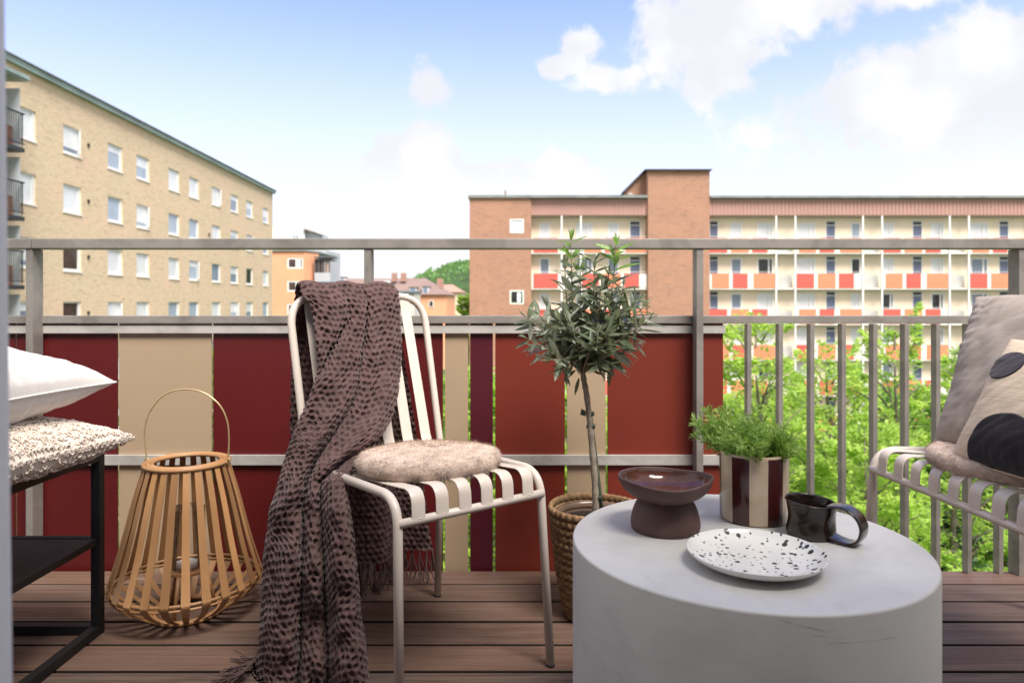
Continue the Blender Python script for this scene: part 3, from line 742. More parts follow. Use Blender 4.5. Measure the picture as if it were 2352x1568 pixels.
for i, (px, Y, py, rad, lab) in enumerate(((2120, 15, 1130, 1.9, 'dark green bush under the trees by the right end of the bench'), (1960, 21, 1090, 2.6, 'dark green bush low between the balusters'),
        (2290, 20, 1120, 2.8, 'dark green bush low at the foot of the grey pillow'), (1760, 24, 1060, 3.0, 'dark green bush low behind the striped pot'))):
    tree(lab, tx(px, Y), float(Y), tz(py, Y), rad, 30 + i, m_l3 if i % 2 == 0 else m_l2, 130, 60, .13, group='dark bushes at the foot of the trees', bottom=GROUND_Z + 1.0, cat='bush')
for i, (px, Y, py, rad, mm, lab) in enumerate(((1560, 17, 900, 2.6, m_l1, 'tree behind the rust red panel left of the right post'), (1310, 20, 905, 2.4, m_l1, 'tree glimpsed through the gap beside the beige panel behind the olive'),
        (1110, 18, 860, 2.2, m_l1, 'tree glimpsed either side of the narrow burgundy panel'), (470, 20, 800, 3.2, m_l2, 'tree glimpsed through the gap right of the left beige panel'), (1080, 30, 880, 4.0, m_l2, 'larger tree farther off, glimpsed beside the right beige chair slit'))):
    tree(lab, tx(px, Y), float(Y), tz(py, Y), rad, 50 + i, mm, 110, 60, .16)
tb = tree('bright green bush beside the brick tower, in the gap of low houses', tx(1068, 70), 70.0, tz(682, 70), 1.0, 70, m_l1, 60, 60, .3, group='bush by the brick tower', cat='bush')
# woods on the hill: crowns nobody could count
def woods():
    rr = random.Random(9); cs, ds = [], []
    for k in range(520):
        x = rr.uniform(-125, 30); y = rr.uniform(232, 330)
        j = (y - 230) / 14
        h = 8 + 25 / (1 + math.exp(-(x + 45) / 12)) * (math.sin(min(1, j / 7) * math.pi / 2)) - 4
        rad = rr.uniform(2.2, 4.2)
        for q in range(60):
            v = Vector((rr.gauss(0, 1), rr.gauss(0, 1), rr.gauss(0, 1))).normalized()
            if v.z < -.4: v.z *= -1
            cs.append(Vector((x, y, GROUND_Z + h + 1)) + v * rad * rr.uniform(.75, 1.05)); ds.append(v)
    vs, fs = leaves(cs, ds, 1.5, rr, .8)
    tag(mk('hill_woods', vs, fs, m_l4), 'green wooded hillside behind the low houses', 'woods', kind='stuff')
woods()

# ------------------------------------------------------------------ our own building: wall, door, deck
m_plaster = mat('pale_plaster', (.56, .52, .46), .9, .06, 2.0, .002, 40)
m_floor_in = mat('indoor_parquet', (.32, .2, .11), .5)
mb = MB()
mb.box(-7, -.46, -.42, -.22, -11, 3.6); mb.box(.62, 7, -.42, -.22, -11, 3.6); mb.box(-.46, .62, -.42, -.22, 2.15, 3.6); mb.box(-.46, .62, -.42, -.22, -11, -.04)  # unseen house wall, its height shaped to shade the balcony
mb.box(-7, 7, -9, -.423, 3.61, 3.8)
tag(mb.build('house_wall', m_plaster), kind='structure')
mb = MB(); mb.box(-3, 3, -4.2, -.422, -.08, -.01); tag(mb.build('indoor_floor', m_floor_in), kind='structure')
mb = MB(); mb.box(-3, 3, -4.4, -4.2, -.08, 2.6).box(-3.2, -3, -4.4, -.422, -.08, 2.6).box(3, 3.2, -4.4, -.422, -.08, 2.6).box(-3.2, 3.2, -4.4, -.422, 2.6, 2.75)
tag(mb.build('indoor_walls', mat('indoor_white_wall', (.72, .71, .69), .9)), kind='structure')
m_doorw = mat('white_door_paint', (.84, .83, .82), .4, .04, 20, .0004, 200)
dr = thing('balcony_door', (-.335, .44, 0), 'white balcony door standing open at the left edge of the view', 'door')
dl = MB().box(-.052, 0, -.66, 0, .01, 2.06).build('door_leaf', m_doorw, bevel=.004); dl.parent = dr; dl.location = (0, 0, 0)
for z in (.3, 1.1, 1.8):
    hg = MB().tube([(0, 0, -.05), (0, 0, .05)], .008, 10).build('hinge', mat('steel_hinge', (.5, .5, .5), .35, metal=.9)); hg.parent = dr; hg.location = (-.06, -.665, z)
dr.rotation_euler = (0, R(-.65), R(0))
dr.location.x = -.3059
# deck
m_wood = wood_mat(); m_edge = mat('board_gap_shade', (.018, .012, .009), .95, .3, 30)  # near-black edge colour paints shade into the gaps between boards
deck = thing('deck', (0, 1.0, 0), kind='structure')
pitch = .1222; y1 = 2.045; n_b = 0; ys = [(2.049, 2.146)]
while y1 > -.21: ys.append((y1 - pitch + .0095, y1)); y1 -= pitch
for i, (a, b) in enumerate(ys):
    dz = random.uniform(-.0012, .0)
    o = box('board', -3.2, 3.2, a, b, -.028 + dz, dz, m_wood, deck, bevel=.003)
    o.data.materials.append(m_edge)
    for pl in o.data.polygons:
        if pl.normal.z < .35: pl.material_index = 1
m_joist = mat('dark_joist', (.03, .025, .02), .95)
for k in range(10): sbox('joist', (-2.9 + k * .64, .96, -.065), (.05, 2.35, .07), m_joist, deck)
m_slab = mat('balcony_slab_concrete', (.3, .29, .27), .9, .2, 3.0)
box('slab', -3.3, 3.3, -.2, 2.14, -.26, -.101, m_joist, deck)  # slab takes the dark joist colour to paint shade below the gaps

# ------------------------------------------------------------------ railing
m_alu = metal_mat('weathered_grey_metal', (.33, .305, .28), .42)
m_strip = metal_mat('pale_aluminium_strip', (.60, .575, .54), .40, .3)
m_crim = mat('crimson_laminate', (.110, .009, .010), .42, .12, 1.5, .0003, 300)
m_rust = mat('rust_red_laminate', (.19, .028, .016), .42, .10, 1.5, .0003, 300)
m_burg = mat('burgundy_laminate', (.085, .008, .018), .42, .10, 1.5, .0003, 300)
m_beige = mat('beige_laminate', (.44, .325, .215), .45, .06, 1.5, .0003, 300)
rl = thing('balcony_railing', (0, 2.13, 0), 'grey metal balcony railing with red, burgundy and beige panels and open balusters', 'railing')
YP = 2.165; YF = 2.105
px2x = lambda px, Y: (px - CX) / FPX * Y
zt1, zt0 = EYE + 147 / FPX * YF, EYE + 124 / FPX * YF
for (a, b) in ((-3.2, px2x(73, YF) - .001), (px2x(73, YF) + .001, 3.2)):
    box('top_rail', a, b, YF - .004, YF + .052, zt0, zt1, m_alu, rl, bevel=.003)
YM = 2.149; zm1, zm0 = EYE - 30 / FPX * YM, EYE - 47.5 / FPX * YM
posts = [px2x(59, YF) - 1.0, px2x(59, YF), px2x(836, YF), px2x(1600, YF), px2x(2341, YF)]
pw = .0205
for p in posts: box('post', p, p + pw, YF, YF + .048, -.12, zt0 - .001, m_alu, rl, bevel=.0015)
edges = [-3.2] + [v for p in posts for v in (p, p + pw)] + [3.2]
for i in range(1): box('mid_rail', -3.2, 3.2, YM, YM + .03, zm0, zm1, m_alu, rl, bevel=.002)
xend = px2x(1664, YP)
ys0, ys1 = YP - .011, YP - .001
for (pa, pb) in ((747.5, 765.5), (1045, 1068)):
    box('fixing_strip', -3.2, xend, ys0, ys1, EYE - (pb - HY) / FPX * ys0, EYE - (pa - HY) / FPX * ys0, m_strip, rl, bevel=.0012)
for px in (59, 836, 1600): pass
pan = [(-400, -108, m_beige), (-104, 34, m_crim), (38, 269, m_crim), (273, 485.5, m_beige), (489.5, 760, m_crim), (764, 1017, m_crim), (1022, 1075, m_beige), (1080, 1132, m_burg), (1137.5, 1297.5, m_rust), (1302.5, 1391, m_beige), (1395.5, 1661, m_rust)]
for (a, b, m) in pan:
    box('panel', px2x(a, YP), px2x(b, YP), YP, YP + .008, -.12, zm0 - .0008, m, rl, bevel=.001)
m_screw = mat('steel_screw', (.55, .54, .52), .3, metal=.9)
for (a, b, m) in pan:
    for py in (756, 1056.5):
        for px in (a + 8, b - 8):
            z = EYE - (py - HY) / FPX * ys0; c = Vector((px2x(px, ys0), ys0 - .001, z))
# balusters
pos = 1716.5
while pos < 3300:
    x = px2x(pos + 4, YF + .008); pos += 72.6
    if abs(x - posts[-1] - .01) < .03: continue
    sbox('baluster', (x + .004, YF + .030, (zm0 - .12) / 2), (.0125, .028, zm0 + .12 - .002), m_alu, rl)
box('edge_beam', xend + .02, 3.2, YF + .005, YF + .055, -.16, -.122, m_alu, rl)
# ------------------------------------------------------------------ slatted metal chair and bench
m_cream_metal = mat('powder_coated_cream_metal', (.68, .595, .525), .36, .04, 30, .00025, 350)
m_foot = mat('black_plastic_foot', (.02, .02, .02), .6)
def slatted_seat(name, label, cat, O, wd, dd, W, nslat, s0, pitch, sw=.034):
    """O: foot of the first front leg; wd: unit vector along the seat front; dd: unit vector to the back"""
    O = Vector(O); wd = Vector(wd).normalized(); dd = Vector(dd).normalized(); Zv = Vector((0, 0, 1))
    t = thing(name, tuple(O + wd * W / 2 + dd * .22), label, cat)
    Q = lambda w, d, h: O + wd * w + dd * d + Zv * h
    RT = .0098
    for w in (0, W):
        sg = 1 if w == 0 else -1
        pts = fillet([Q(w, 0, .006), Q(w + sg * .010, .026, .437), Q(w + sg * .004, .462, .424)], [.058], 12)
        MB().tube(pts, RT, 14).build('side_frame', m_cream_metal, t, True)
        MB().tube([Q(w, -.0002, .0), Q(w, 0, .0055)], .0101, 12).build('foot_cap', m_foot, t, True)
        MB().tube([Q(w, .4802, .0), Q(w, .480, .0055)], .0101, 12).build('foot_cap', m_foot, t, True)
    # rear legs and back hoop are one bent tube
    hp = fillet([Q(0, .480, .006), Q(.002, .458, .41), Q(-.006, .572, .838), Q(W + .006, .572, .838), Q(W - .002, .458, .41), Q(W, .480, .006)], [.20, .078, .078, .20], 14)
    MB().tube(hp, RT, 14).build('back_hoop', m_cream_metal, t, True)
    MB().tube([Q(.008, .018, .388), Q(W - .008, .018, .388)], RT * .92, 12).build('front_bar', m_cream_metal, t, True)
    MB().tube([Q(.0, .448, .405), Q(W, .448, .405)], RT * .9, 12).build('rear_bar', m_cream_metal, t, True)
    for k in range(nslat):
        w = s0 + k * pitch
        prof = fillet([(.012, .392), (.016, .450), (.12, .441), (.437, .414), (.562, .800), (.572, .845)], [.052, .2, .07, .1], 9)
        p = [Q(w, v.x, v.y) for v in [Vector((a[0], a[1])) for a in prof]]
        MB().tube([Q(w - sw * .5, .0118, .3925), Q(w - sw * .2, .0112, .3935), Q(w + sw * .2, .0114, .393), Q(w + sw * .5, .0118, .3925)], [.0010, .0018, .0016, .0010], 8).build('weld_bead', m_cream_metal, t, True)
        o = MB().strap(p, wd, sw, .0035).build('slat', m_cream_metal, t, True); autosmooth(o, 50)
    return t, Q
def fillet2(pts): return pts
_f = fillet
def fillet(pts, rads, seg=8):
    if len(pts[0]) == 2: return _f([Vector((p[0], p[1], 0)) for p in pts], rads, seg)
    return _f(pts, rads, seg)
cd = Vector((-.616, .788, 0)).normalized(); cw = Vector((-.788, -.616, 0)).normalized()
chair, QC = slatted_seat('slatted_chair', 'cream metal slatted chair carrying the round felt pad and the draped plum throw', 'chair', (.087, 1.585, 0), cw, cd, .385, 6, .0555, .0560, .0300)
bd = Vector((.9976, .07, 0)).normalized(); bw = Vector((.07, -.9976, 0)).normalized()
bench, QB = slatted_seat('slatted_bench', 'cream metal slatted seat at the right edge with grey and spotted pillows on it', 'bench', (.918, 1.835, 0), bw, bd, 1.15, 17, .066, .0640)

# ------------------------------------------------------------------ concrete drum table
TH = .42; TZ = EYE - TH; TC = Vector((.328 * 2.96 * TZ + .002, 2.96 * TZ, 0)); TR = .7165 * TZ
table = thing('side_table', (TC.x, TC.y, TH))
tag(table, 'round solid grey concrete drum table holding the bowl, pot, plate and mug', 'table')
prof = [(0, 0), (TR - .004, 0), (TR - .0012, -.0012), (TR, -.004), (TR, -TH + .003), (TR - .004, -TH)]
vs, fs = lathe(prof[1:], 160)
n0 = len(vs); vs.append((0, 0, 0)); k = len(prof) - 1
for j in range(160): fs.append((n0, j * k, ((j + 1) % 160) * k))
me = bpy.data.meshes.new('drum'); me.from_pydata([(v[0], v[1], v[2]) for v in vs], [], fs); me.materials.append(concrete_mat())
o = link('drum', me, table); bm = bmesh.new(); bm.from_mesh(me); bmesh.ops.recalc_face_normals(bm, faces=bm.faces); bm.to_mesh(me); bm.free(); autosmooth(o, 50)

def on_table(px, py): # point of the table top seen at a frame position
    Y = FPX * TZ / (py - HY); return Vector(((px - CX) / FPX * Y, Y, TH + .0005))
def from_lathe(name, label, cat, c, prof, m, seg=96, deform=None, partname=None, parent=None, smooth=True, uv=False):
    vs, fs = lathe(prof, seg)
    if deform: vs = [deform(v) for v in vs]
    me = bpy.data.meshes.new(name); me.from_pydata(vs, [], fs)
    for mm in (m if isinstance(m, list) else [m]): me.materials.append(mm)
    bm = bmesh.new(); bm.from_mesh(me); bmesh.ops.remove_doubles(bm, verts=bm.verts, dist=1e-6); bmesh.ops.recalc_face_normals(bm, faces=bm.faces); bm.to_mesh(me); bm.free()
    o = link(partname or name, me, parent, True); o.location = c if parent is None else Vector(c) - org(parent)
    ORG[o] = Vector(c)
    if label: tag(o, label, cat)
    return o
# footed bowl
def bowl_mat():
    m = bpy.data.materials.new('brown_purple_stoneware'); m.use_nodes = True; n = NT(m.node_tree)
    tc = n.add('ShaderNodeTexCoord').outputs['Object']
    sp = n.add('ShaderNodeSeparateXYZ', {0: tc}); z = sp.outputs[2]
    rr = n.math('SQRT', n.math('ADD', n.math('MULTIPLY', sp.outputs[0], sp.outputs[0]), n.math('MULTIPLY', sp.outputs[1], sp.outputs[1])))
    att = n.add('ShaderNodeAttribute', attribute_name='glaze').outputs['Fac']
    gl = n.noise(tc, 40, 5, .6)
    matte = n.mix(n.smooth(gl, .3, .7), (.105, .055, .047), (.080, .040, .036))
    shiny = n.mix(n.smooth(gl, .3, .7), (.105, .036, .024), (.06, .022, .018))
    spk = n.smooth(n.noise(tc, 700, 2), .62, .70)
    matte = n.mix(n.math('MULTIPLY', spk, .4), matte, (.16, .10, .08))
    c = n.mix(att, matte, shiny)
    b = n.add('ShaderNodeBsdfPrincipled', {'Base Color': c, 'Roughness': n.smooth(att, 0, 1, .62, .13)})
    bn = n.add('ShaderNodeBump', {'Strength': .4, 'Distance': .0012, 'Height': n.noise(tc, 60, 3)}); n.set(b, 'Normal', bn.outputs[0])
    n.add('ShaderNodeOutputMaterial', {0: b.outputs[0]}); return m
BC = on_table(1528, 1213)
outer = [(0, .0), (.054, .0), (.0585, .002), (.0605, .007), (.0600, .018), (.0565, .033), (.0510, .046), (.0465, .0525), (.0465, .0545), (.054, .0575), (.064, .0625), (.0735, .071), (.0790, .081), (.0812, .0885), (.0806, .0912), (.0788, .0920)]
inner = [(.0772, .0908), (.0758, .0862), (.0715, .0768), (.062, .0675), (.044, .0620), (.020, .0602), (0, .0600)]
def fine(p, k=3):
    v = bez([(a, b, 0) for a, b in p], k * (len(p) - 1)); return [(max(0, q.x), q.y) for q in v]
def saddle(v):
    a = math.atan2(v[1], v[0]); r = math.hypot(v[0], v[1]); w = max(0, (v[2] - .052) / .04) * min(1, r / .08)
    return (v[0] * (1 + .03 * w * math.cos(2 * a + .3)), v[1] * (1 - .02 * w * math.cos(2 * a)), v[2] + w * (.0032 * math.cos(2 * (a + R(12))) + .0012 * math.cos(3 * a + 1)))
po, pi_ = fine(outer), fine(inner)
bowl = from_lathe('footed_bowl', 'dark plum footed bowl with wavy rim and glossy inside, at the left of the table', 'bowl', BC, po + pi_, bowl_mat(), 112, saddle)
at = bowl.data.attributes.new('glaze', 'FLOAT', 'POINT'); vals = []
for v in bowl.data.vertices:
    r = math.hypot(v.co.x, v.co.y); vals.append(0.0)
rimr = {}
for i, v in enumerate(bowl.data.vertices):
    r = math.hypot(v.co.x, v.co.y)
    if v.co.z > .0575 and v.normal.z > .1 and r < .0762: vals[i] = 1.0
at.data.foreach_set('value', vals)
# striped pot with a fine-leaved herb
def stripe_mat():
    m = bpy.data.materials.new('striped_glaze'); m.use_nodes = True; n = NT(m.node_tree)
    tc = n.add('ShaderNodeTexCoord').outputs['Object']; sp = n.add('ShaderNodeSeparateXYZ', {0: tc})
    ang = n.math('ARCTAN2', sp.outputs[1], sp.outputs[0])
    ang = n.math('ADD', ang, n.math('MULTIPLY', n.math('SUBTRACT', n.noise(tc, 25, 2), .5), .02))
    ph = n.math('ADD', n.math('MULTIPLY', ang, 6 / math.pi / 2 * 1.0), 20.0 + STRO)
    fr = n.math('FRACT', ph)
    f = n.math('MULTIPLY', n.smooth(fr, .0, .008), n.smooth(fr, .508, .5))
    f = n.math('MULTIPLY', f, n.smooth(sp.outputs[2], .1215, .1205))
    f = n.math('MULTIPLY', f, n.add('ShaderNodeAttribute', attribute_name='outer').outputs['Fac'])
    cr = n.mix(n.smooth(n.noise(tc, 18, 4), .3, .7), (.60, .475, .345), (.53, .41, .295))
    c = n.mix(f, cr, (.058, .012, .012))
    b = n.add('ShaderNodeBsdfPrincipled', {'Base Color': c, 'Roughness': .14, 'Coat Weight': .3})
    bn = n.add('ShaderNodeBump', {'Strength': .3, 'Distance': .002, 'Height': n.noise(tc, 22, 2)}); n.set(b, 'Normal', bn.outputs[0])
    n.add('ShaderNodeOutputMaterial', {0: b.outputs[0]}); return m
PC = on_table(1731, 1189)
# a cream stripe faces the room a little right of the middle
STRO = -(((-math.pi / 2) - math.atan2(PC.x, PC.y) + R(8) + R(15)) * 6 / math.pi / 2) + .0
pw_ = [(0, .0), (.056, .0), (.0598, .0015), (.0608, .005), (.0616, .06), (.0622, .118), (.0624, .1232), (.0612, .1252), (.0592, .1246), (.0580, .122), (.0572, .10), (.0566, .05), (.0560, .012), (0, .010)]
pot_root = thing('striped_pot', tuple(PC), 'glazed pot with dark maroon and cream vertical stripes on the table', 'plant pot')
pot = from_lathe('pot', None, None, PC, pw_, stripe_mat(), 128, None, 'pot_body', pot_root)
at = pot.data.attributes.new('outer', 'FLOAT', 'POINT'); at.data.foreach_set('value', [1.0 if math.hypot(v.co.x, v.co.y) > .0588 and v.normal.dot(Vector((v.co.x, v.co.y, 0)).normalized()) > .3 else 0.0 for v in pot.data.vertices]); autosmooth(pot, 60)
m_soil = mat('dark_potting_soil', (.035, .022, .014), 1, .5, 60, .004, 90)
def disc(name, c, r, m, parent, seg=40, bump=.004):
    vs = [Vector(c)]; fs = []
    for k in range(1, 7):
        for j in range(seg):
            a = 2 * math.pi * j / seg; vs.append(Vector(c) + Vector((math.cos(a) * r * k / 6, math.sin(a) * r * k / 6, random.uniform(-bump, bump) if k < 6 else 0)))
    for j in range(seg):
        fs.append((0, 1 + j, 1 + (j + 1) % seg))
        for k in range(5): fs.append((1 + k * seg + j, 1 + (k + 1) * seg + j, 1 + (k + 1) * seg + (j + 1) % seg, 1 + k * seg + (j + 1) % seg))
    return mk(name, vs, fs, m, parent, True)
disc('soil', PC + Vector((0, 0, .108)), .0568, m_soil, pot_root)
m_herb = leaf_mat('fine_herb_leaves', (.36, .52, .11), (.38, .53, .16), .5, .35, (.38, .6, .09), 60, (.16, .29, .055))
m_herbstem = mat('herb_stem', (.15, .22, .06), .6)
herb = thing('potted_herb', tuple(PC + Vector((0, 0, .108))), 'feathery bright green herb growing out of the striped pot', 'plant')
rr = random.Random(12); sm = MB(); lv, lf = [], []
def needle(p, d, L, w):
    global lv, lf
    d = d.normalized(); s = d.cross(Vector((rr.gauss(0, 1), rr.gauss(0, 1), rr.gauss(0, 1)))).normalized(); n_ = d.cross(s); b = len(lv)
    q = p + d * L * .55 + n_ * L * .06
    lv += [tuple(p - s * w * .25), tuple(p + s * w * .25), tuple(q + s * w * .5), tuple(q - s * w * .5), tuple(p + d * L)]
    lf += [(b, b + 1, b + 2, b + 3), (b + 3, b + 2, b + 4)]
for k in range(95):
    a = rr.uniform(0, 2 * math.pi); r0 = .045 * math.sqrt(rr.random())
    lean = rr.uniform(.05, .80)
    st = PC + Vector((math.cos(a) * r0, math.sin(a) * r0, .108)); L = rr.uniform(.060, .096)
    # longer sprays leave the pot on the left, the tuft is lopsided
    if math.cos(a) < -.2: L *= 1.08
    else: L *= .74
    out = Vector((math.cos(a), math.sin(a), 0)); dirs = (out * lean * 1.05 + Vector((-.10, 0, 1.0 - .42 * lean))).normalized()
    pts = []; p = st.copy(); d = dirs.copy()
    for q in range(9):
        pts.append(p.copy()); d = (d + Vector((rr.gauss(0, .09), rr.gauss(0, .09), -.015 * lean + rr.gauss(0, .04))) + out * .02).normalized(); p = p + d * L / 8
    sm.tube(pts, [.0007 * (1 - .5 * i / 8) for i in range(9)], 4, caps=False)
    for q in range(1, 9):
        dd_ = (pts[q] - pts[q - 1]).normalized()
        for z in range(6 if q > 2 else 3):
            s = Vector((rr.gauss(0, 1), rr.gauss(0, 1), rr.gauss(0, 1))); s = (s - dd_ * s.dot(dd_)).normalized()
            pp = pts[q - 1].lerp(pts[q], rr.random()); nd = dd_ * .7 + s * .8
            Ln = rr.uniform(.011, .021); needle(pp, nd, Ln, .0029)
            if rr.random() < .6: needle(pp + nd.normalized() * Ln * .4, nd + s.cross(dd_) * .7, Ln * .6, .0014); needle(pp + nd.normalized() * Ln * .4, nd - s.cross(dd_) * .7, Ln * .6, .0018)
    for z in range(5): needle(pts[-1], d + Vector((rr.gauss(0, .5), rr.gauss(0, .5), rr.gauss(0, .4))), .009, .0016)
sm.build('stems', m_herbstem, herb, True)
tag(mk('leaves', lv, lf, m_herb, herb), kind='stuff')
bd_ = MB()
for (px, py, z) in ((1642, 944, 0), (1650, 955, 0)):
    c = P(px, py, PC.y - .01); r = .0028
    vs_, fs_ = lathe([(0, -r), (r * .8, -r * .6), (r, 0), (r * .8, r * .6), (0, r)], 10); o = mk('flower_bud', [Vector(v) + c for v in vs_], fs_, mat('yellow_bud', (.45, .40, .06), .7), herb, True)
c = P(1696, 1010, PC.y - .05); fl = MB()
for k in range(9):
    a = k * 2 * math.pi / 9; fl.poly([c, c + Vector((math.cos(a - .2) * .005, -.001, math.sin(a - .2) * .005)), c + Vector((math.cos(a) * .0068, -.002, math.sin(a) * .0068)), c + Vector((math.cos(a + .2) * .005, -.001, math.sin(a + .2) * .005))])
fl.build('flower', mat('white_petals', (.8, .8, .76), .7), herb)
# speckled plate
PLC = on_table(1735, 1297)
def plate_mat():
    m = bpy.data.materials.new('speckled_white_glaze'); m.use_nodes = True; n = NT(m.node_tree)
    tc = n.add('ShaderNodeTexCoord').outputs['Object']; sp = n.add('ShaderNodeSeparateXYZ', {0: tc})
    flat = n.add('ShaderNodeCombineXYZ', {0: sp.outputs[0], 1: sp.outputs[1], 2: 0.0}).outputs[0]
    wob = n.add('ShaderNodeTexNoise', {'Vector': flat, 'Scale': 200.0}).outputs[1]
    fl = n.vmath('ADD', flat, n.vmath('MULTIPLY', n.vmath('SUBTRACT', wob, (.5, .5, .5)), (.0018, .0018, 0)))
    f = 0.0
    for sc, off, r0, dens in ((62.0, (.3, .1, 0), .0036, .66), (95.0, (.7, .4, 0), .0018, .62), (48.0, (1.7, 2.4, 0), .0044, .74)):
        vo = n.add('ShaderNodeTexVoronoi', {'Vector': n.vmath('ADD', fl, off), 'Scale': sc, 'Randomness': 1.0}, feature='F1', voronoi_dimensions='2D')
        cr = n.add('ShaderNodeSeparateXYZ', {0: vo.outputs['Color']})
        rad = n.math('MULTIPLY', n.math('ADD', .45, n.math('MULTIPLY', cr.outputs[1], .65)), r0 * sc)
        on = n.math('GREATER_THAN', cr.outputs[0], dens)
        d = n.math('MULTIPLY', n.math('LESS_THAN', vo.outputs['Distance'], rad), on)
        f = n.math('MAXIMUM', f, d)
    up = n.add('ShaderNodeSeparateXYZ', {0: n.add('ShaderNodeNewGeometry').outputs['Normal']}).outputs[2]
    f = n.math('MULTIPLY', f, n.math('GREATER_THAN', sp.outputs[2], .0035)); f = n.math('MULTIPLY', f, n.math('GREATER_THAN', up, .05))
    c = n.mix(f, (.76, .745, .715), (.055, .05, .055))
    b = n.add('ShaderNodeBsdfPrincipled', {'Base Color': c, 'Roughness': .16}); n.add('ShaderNodeOutputMaterial', {0: b.outputs[0]}); return m
pp = [(0, .003), (.052, .003), (.055, 0), (.060, 0), (.063, .002), (.085, .0055), (.103, .0115), (.1130, .0185), (.1155, .0225), (.1150, .0240), (.1135, .0236), (.110, .0200), (.1015, .0140), (.088, .0088), (.070, .0068), (.045, .0062), (.02, .0060), (0, .0060)]
pp = [(r * .885, z * .95) for r, z in pp]
plate = from_lathe('speckled_plate', 'white plate with dark grey speckles, at the front of the table', 'plate', PLC, fine(pp, 2), plate_mat(), 128)
# black-brown mug with strap handle
m_mug = mat('black_brown_glaze', (.012, .008, .007), .10, .5, 25, .0022, 45, hue=(.030, .014, .009), coat=.3)
mugc = on_table(1863, 1229)
mug = thing('mug', tuple(mugc), 'glossy dark brown handmade mug with a broad looped handle, right of the striped pot', 'mug')
HM = .0580
mp = [(0, .001), (.036, .001), (.0405, .003), (.0425, .008), (.0415, .020), (.0400, .034), (.0408, .048), (.0432, .060), (.0446, HM), (.0440, HM + .0014), (.0424, HM + .0008), (.0410, HM - .004), (.0385, .048), (.0375, .034), (.0380, .012), (.034, .006), (0, .005)]
def mugdef(v):
    a = math.atan2(v[1], v[0]); w = v[2] / HM; k = 1 + .018 * math.sin(3 * a + w * 4) + .012 * math.sin(5 * a - w * 7)
    lift = .004 * w * math.cos(a - R(150))
    return (v[0] * k * 1.03, v[1] * k * .97, v[2] * (1 + .0) + lift)
mp = [(r * .93, z if z > HM - .005 else z * .87) for r, z in mp]
from_lathe('mug', None, None, mugc, fine(mp, 3), m_mug, 96, mugdef, 'mug_body', mug)
hd = Vector((math.cos(R(-46)), math.sin(R(-46)), 0)); side = Vector((-hd.y, hd.x, 0))
M = lambda r, h: mugc + hd * r + Vector((0, 0, h))
hp = bez([M(.031, HM - .001), M(.046, HM + .002), M(.062, HM + .001), M(.079, HM - .010), M(.086, .031), M(.081, .012), M(.068, .0034), M(.050, .0036), M(.035, .008)], 48)
sb = MB(); sb.strap(hp, side, .034, .0055); h_ = sb.build('handle', m_mug, mug, True); autosmooth(h_, 60)
ss = h_.modifiers.new('soft', 'SUBSURF'); ss.levels = 1; ss.render_levels = 1

# ------------------------------------------------------------------ olive tree in a braided basket
BK = Vector(((1366 - CX) / FPX * 1.85, 1.85, 0)); BH = .288
m_sea = mat('braided_seagrass', (.33, .20, .10), .85, .6, 55, .0008, 420, hue=(.17, .095, .045))
bask = thing('braided_basket', tuple(BK), 'brown braided seagrass basket standing behind the table around the olive pot', 'basket')
def rb(z): return interp(z, [0, .015, .05, .12, .20, .27, .30], [.070, .079, .087, .099, .109, .116, .118])
nr = 15; rh = BH / nr
for k in range(nr):
    vs = []; seg = 300; ns = 10; zc = (k + .5) * rh; sg = 1; r0 = rb(zc); nb = int(2 * math.pi * r0 / .019); top_ = k >= nr - 2
    for i in range(seg):
        th = 2 * math.pi * i / seg + k * .7
        for j in range(ns):
            a = 2 * math.pi * j / ns; vx = math.cos(a); vz = math.sin(a)      # section of the plait
            lump = abs(math.sin(th * nb / 2 + (vz * 1.25 if vz > 0 else -vz * 1.25)))
            e = .50 + .72 * lump ** .6 - .18 * (abs(vz) < .25)
            rr_ = r0 + vx * .0066 * e; z = zc + vz * rh * .56 * (.86 + .14 * lump) + .0012 * math.sin(th * 3 + k)
            vs.append((BK.x + rr_ * math.cos(th), BK.y + rr_ * math.sin(th), z))
    fs = []
    for i in range(seg):
        for j in range(ns): fs.append((i * ns + j, ((i + 1) % seg) * ns + j, ((i + 1) % seg) * ns + (j + 1) % ns, i * ns + (j + 1) % ns))
    mk('braid', vs, fs, m_sea, bask, True)
mk('base', [BK + Vector((math.cos(a) * .07, math.sin(a) * .07, .004)) for a in [i * math.pi / 16 for i in range(32)]], [tuple(range(32))], m_sea, bask)
ol = thing('olive_tree', (BK.x, BK.y, .2), 'small potted olive tree with silvery leaves rising over the railing', 'tree')
m_np = mat('clear_brown_nursery_pot', (.16, .10, .07), .25)
vs, fs = lathe([(.070, .01), (.098, .262), (.101, .266), (.101, .270), (.096, .268), (.094, .255)], 64, BK); mk('nursery_pot', vs, fs, m_np, ol, True)
disc('soil', BK + Vector((0, 0, .245)), .093, m_soil, ol)
YO = 1.85
tr = [P(1366, 1190, YO), P(1368, 1160, YO), P(1366, 1100, YO), P(1360, 1030, YO), P(1354, 960, YO), P(1347, 905, YO), P(1341, 872, YO), P(1338, 850, YO)]
m_obark = mat('olive_bark', (.34, .285, .225), .9, .4, 60, .0015, 160); m_branch = mat('olive_branch', (.27, .215, .14), .8, .3, 60)
trp = bez(tr, 35)
MB().tube(trp, [.0092 - .0022 * i / len(trp) + .0007 * math.sin(i * 1.9) for i in range(len(trp))], 14).build('trunk', m_obark, ol, True)
MB().tube([P(1384, 1190, YO + .01), P(1378, 1130, YO + .005), P(1368, 1050, YO + .005), P(1358, 965, YO + .005), P(1350, 922, YO + .004)], .0052, 10).build('support_stake', mat('green_bamboo_stake', (.085, .095, .065), .6, .3, 40), ol, True)
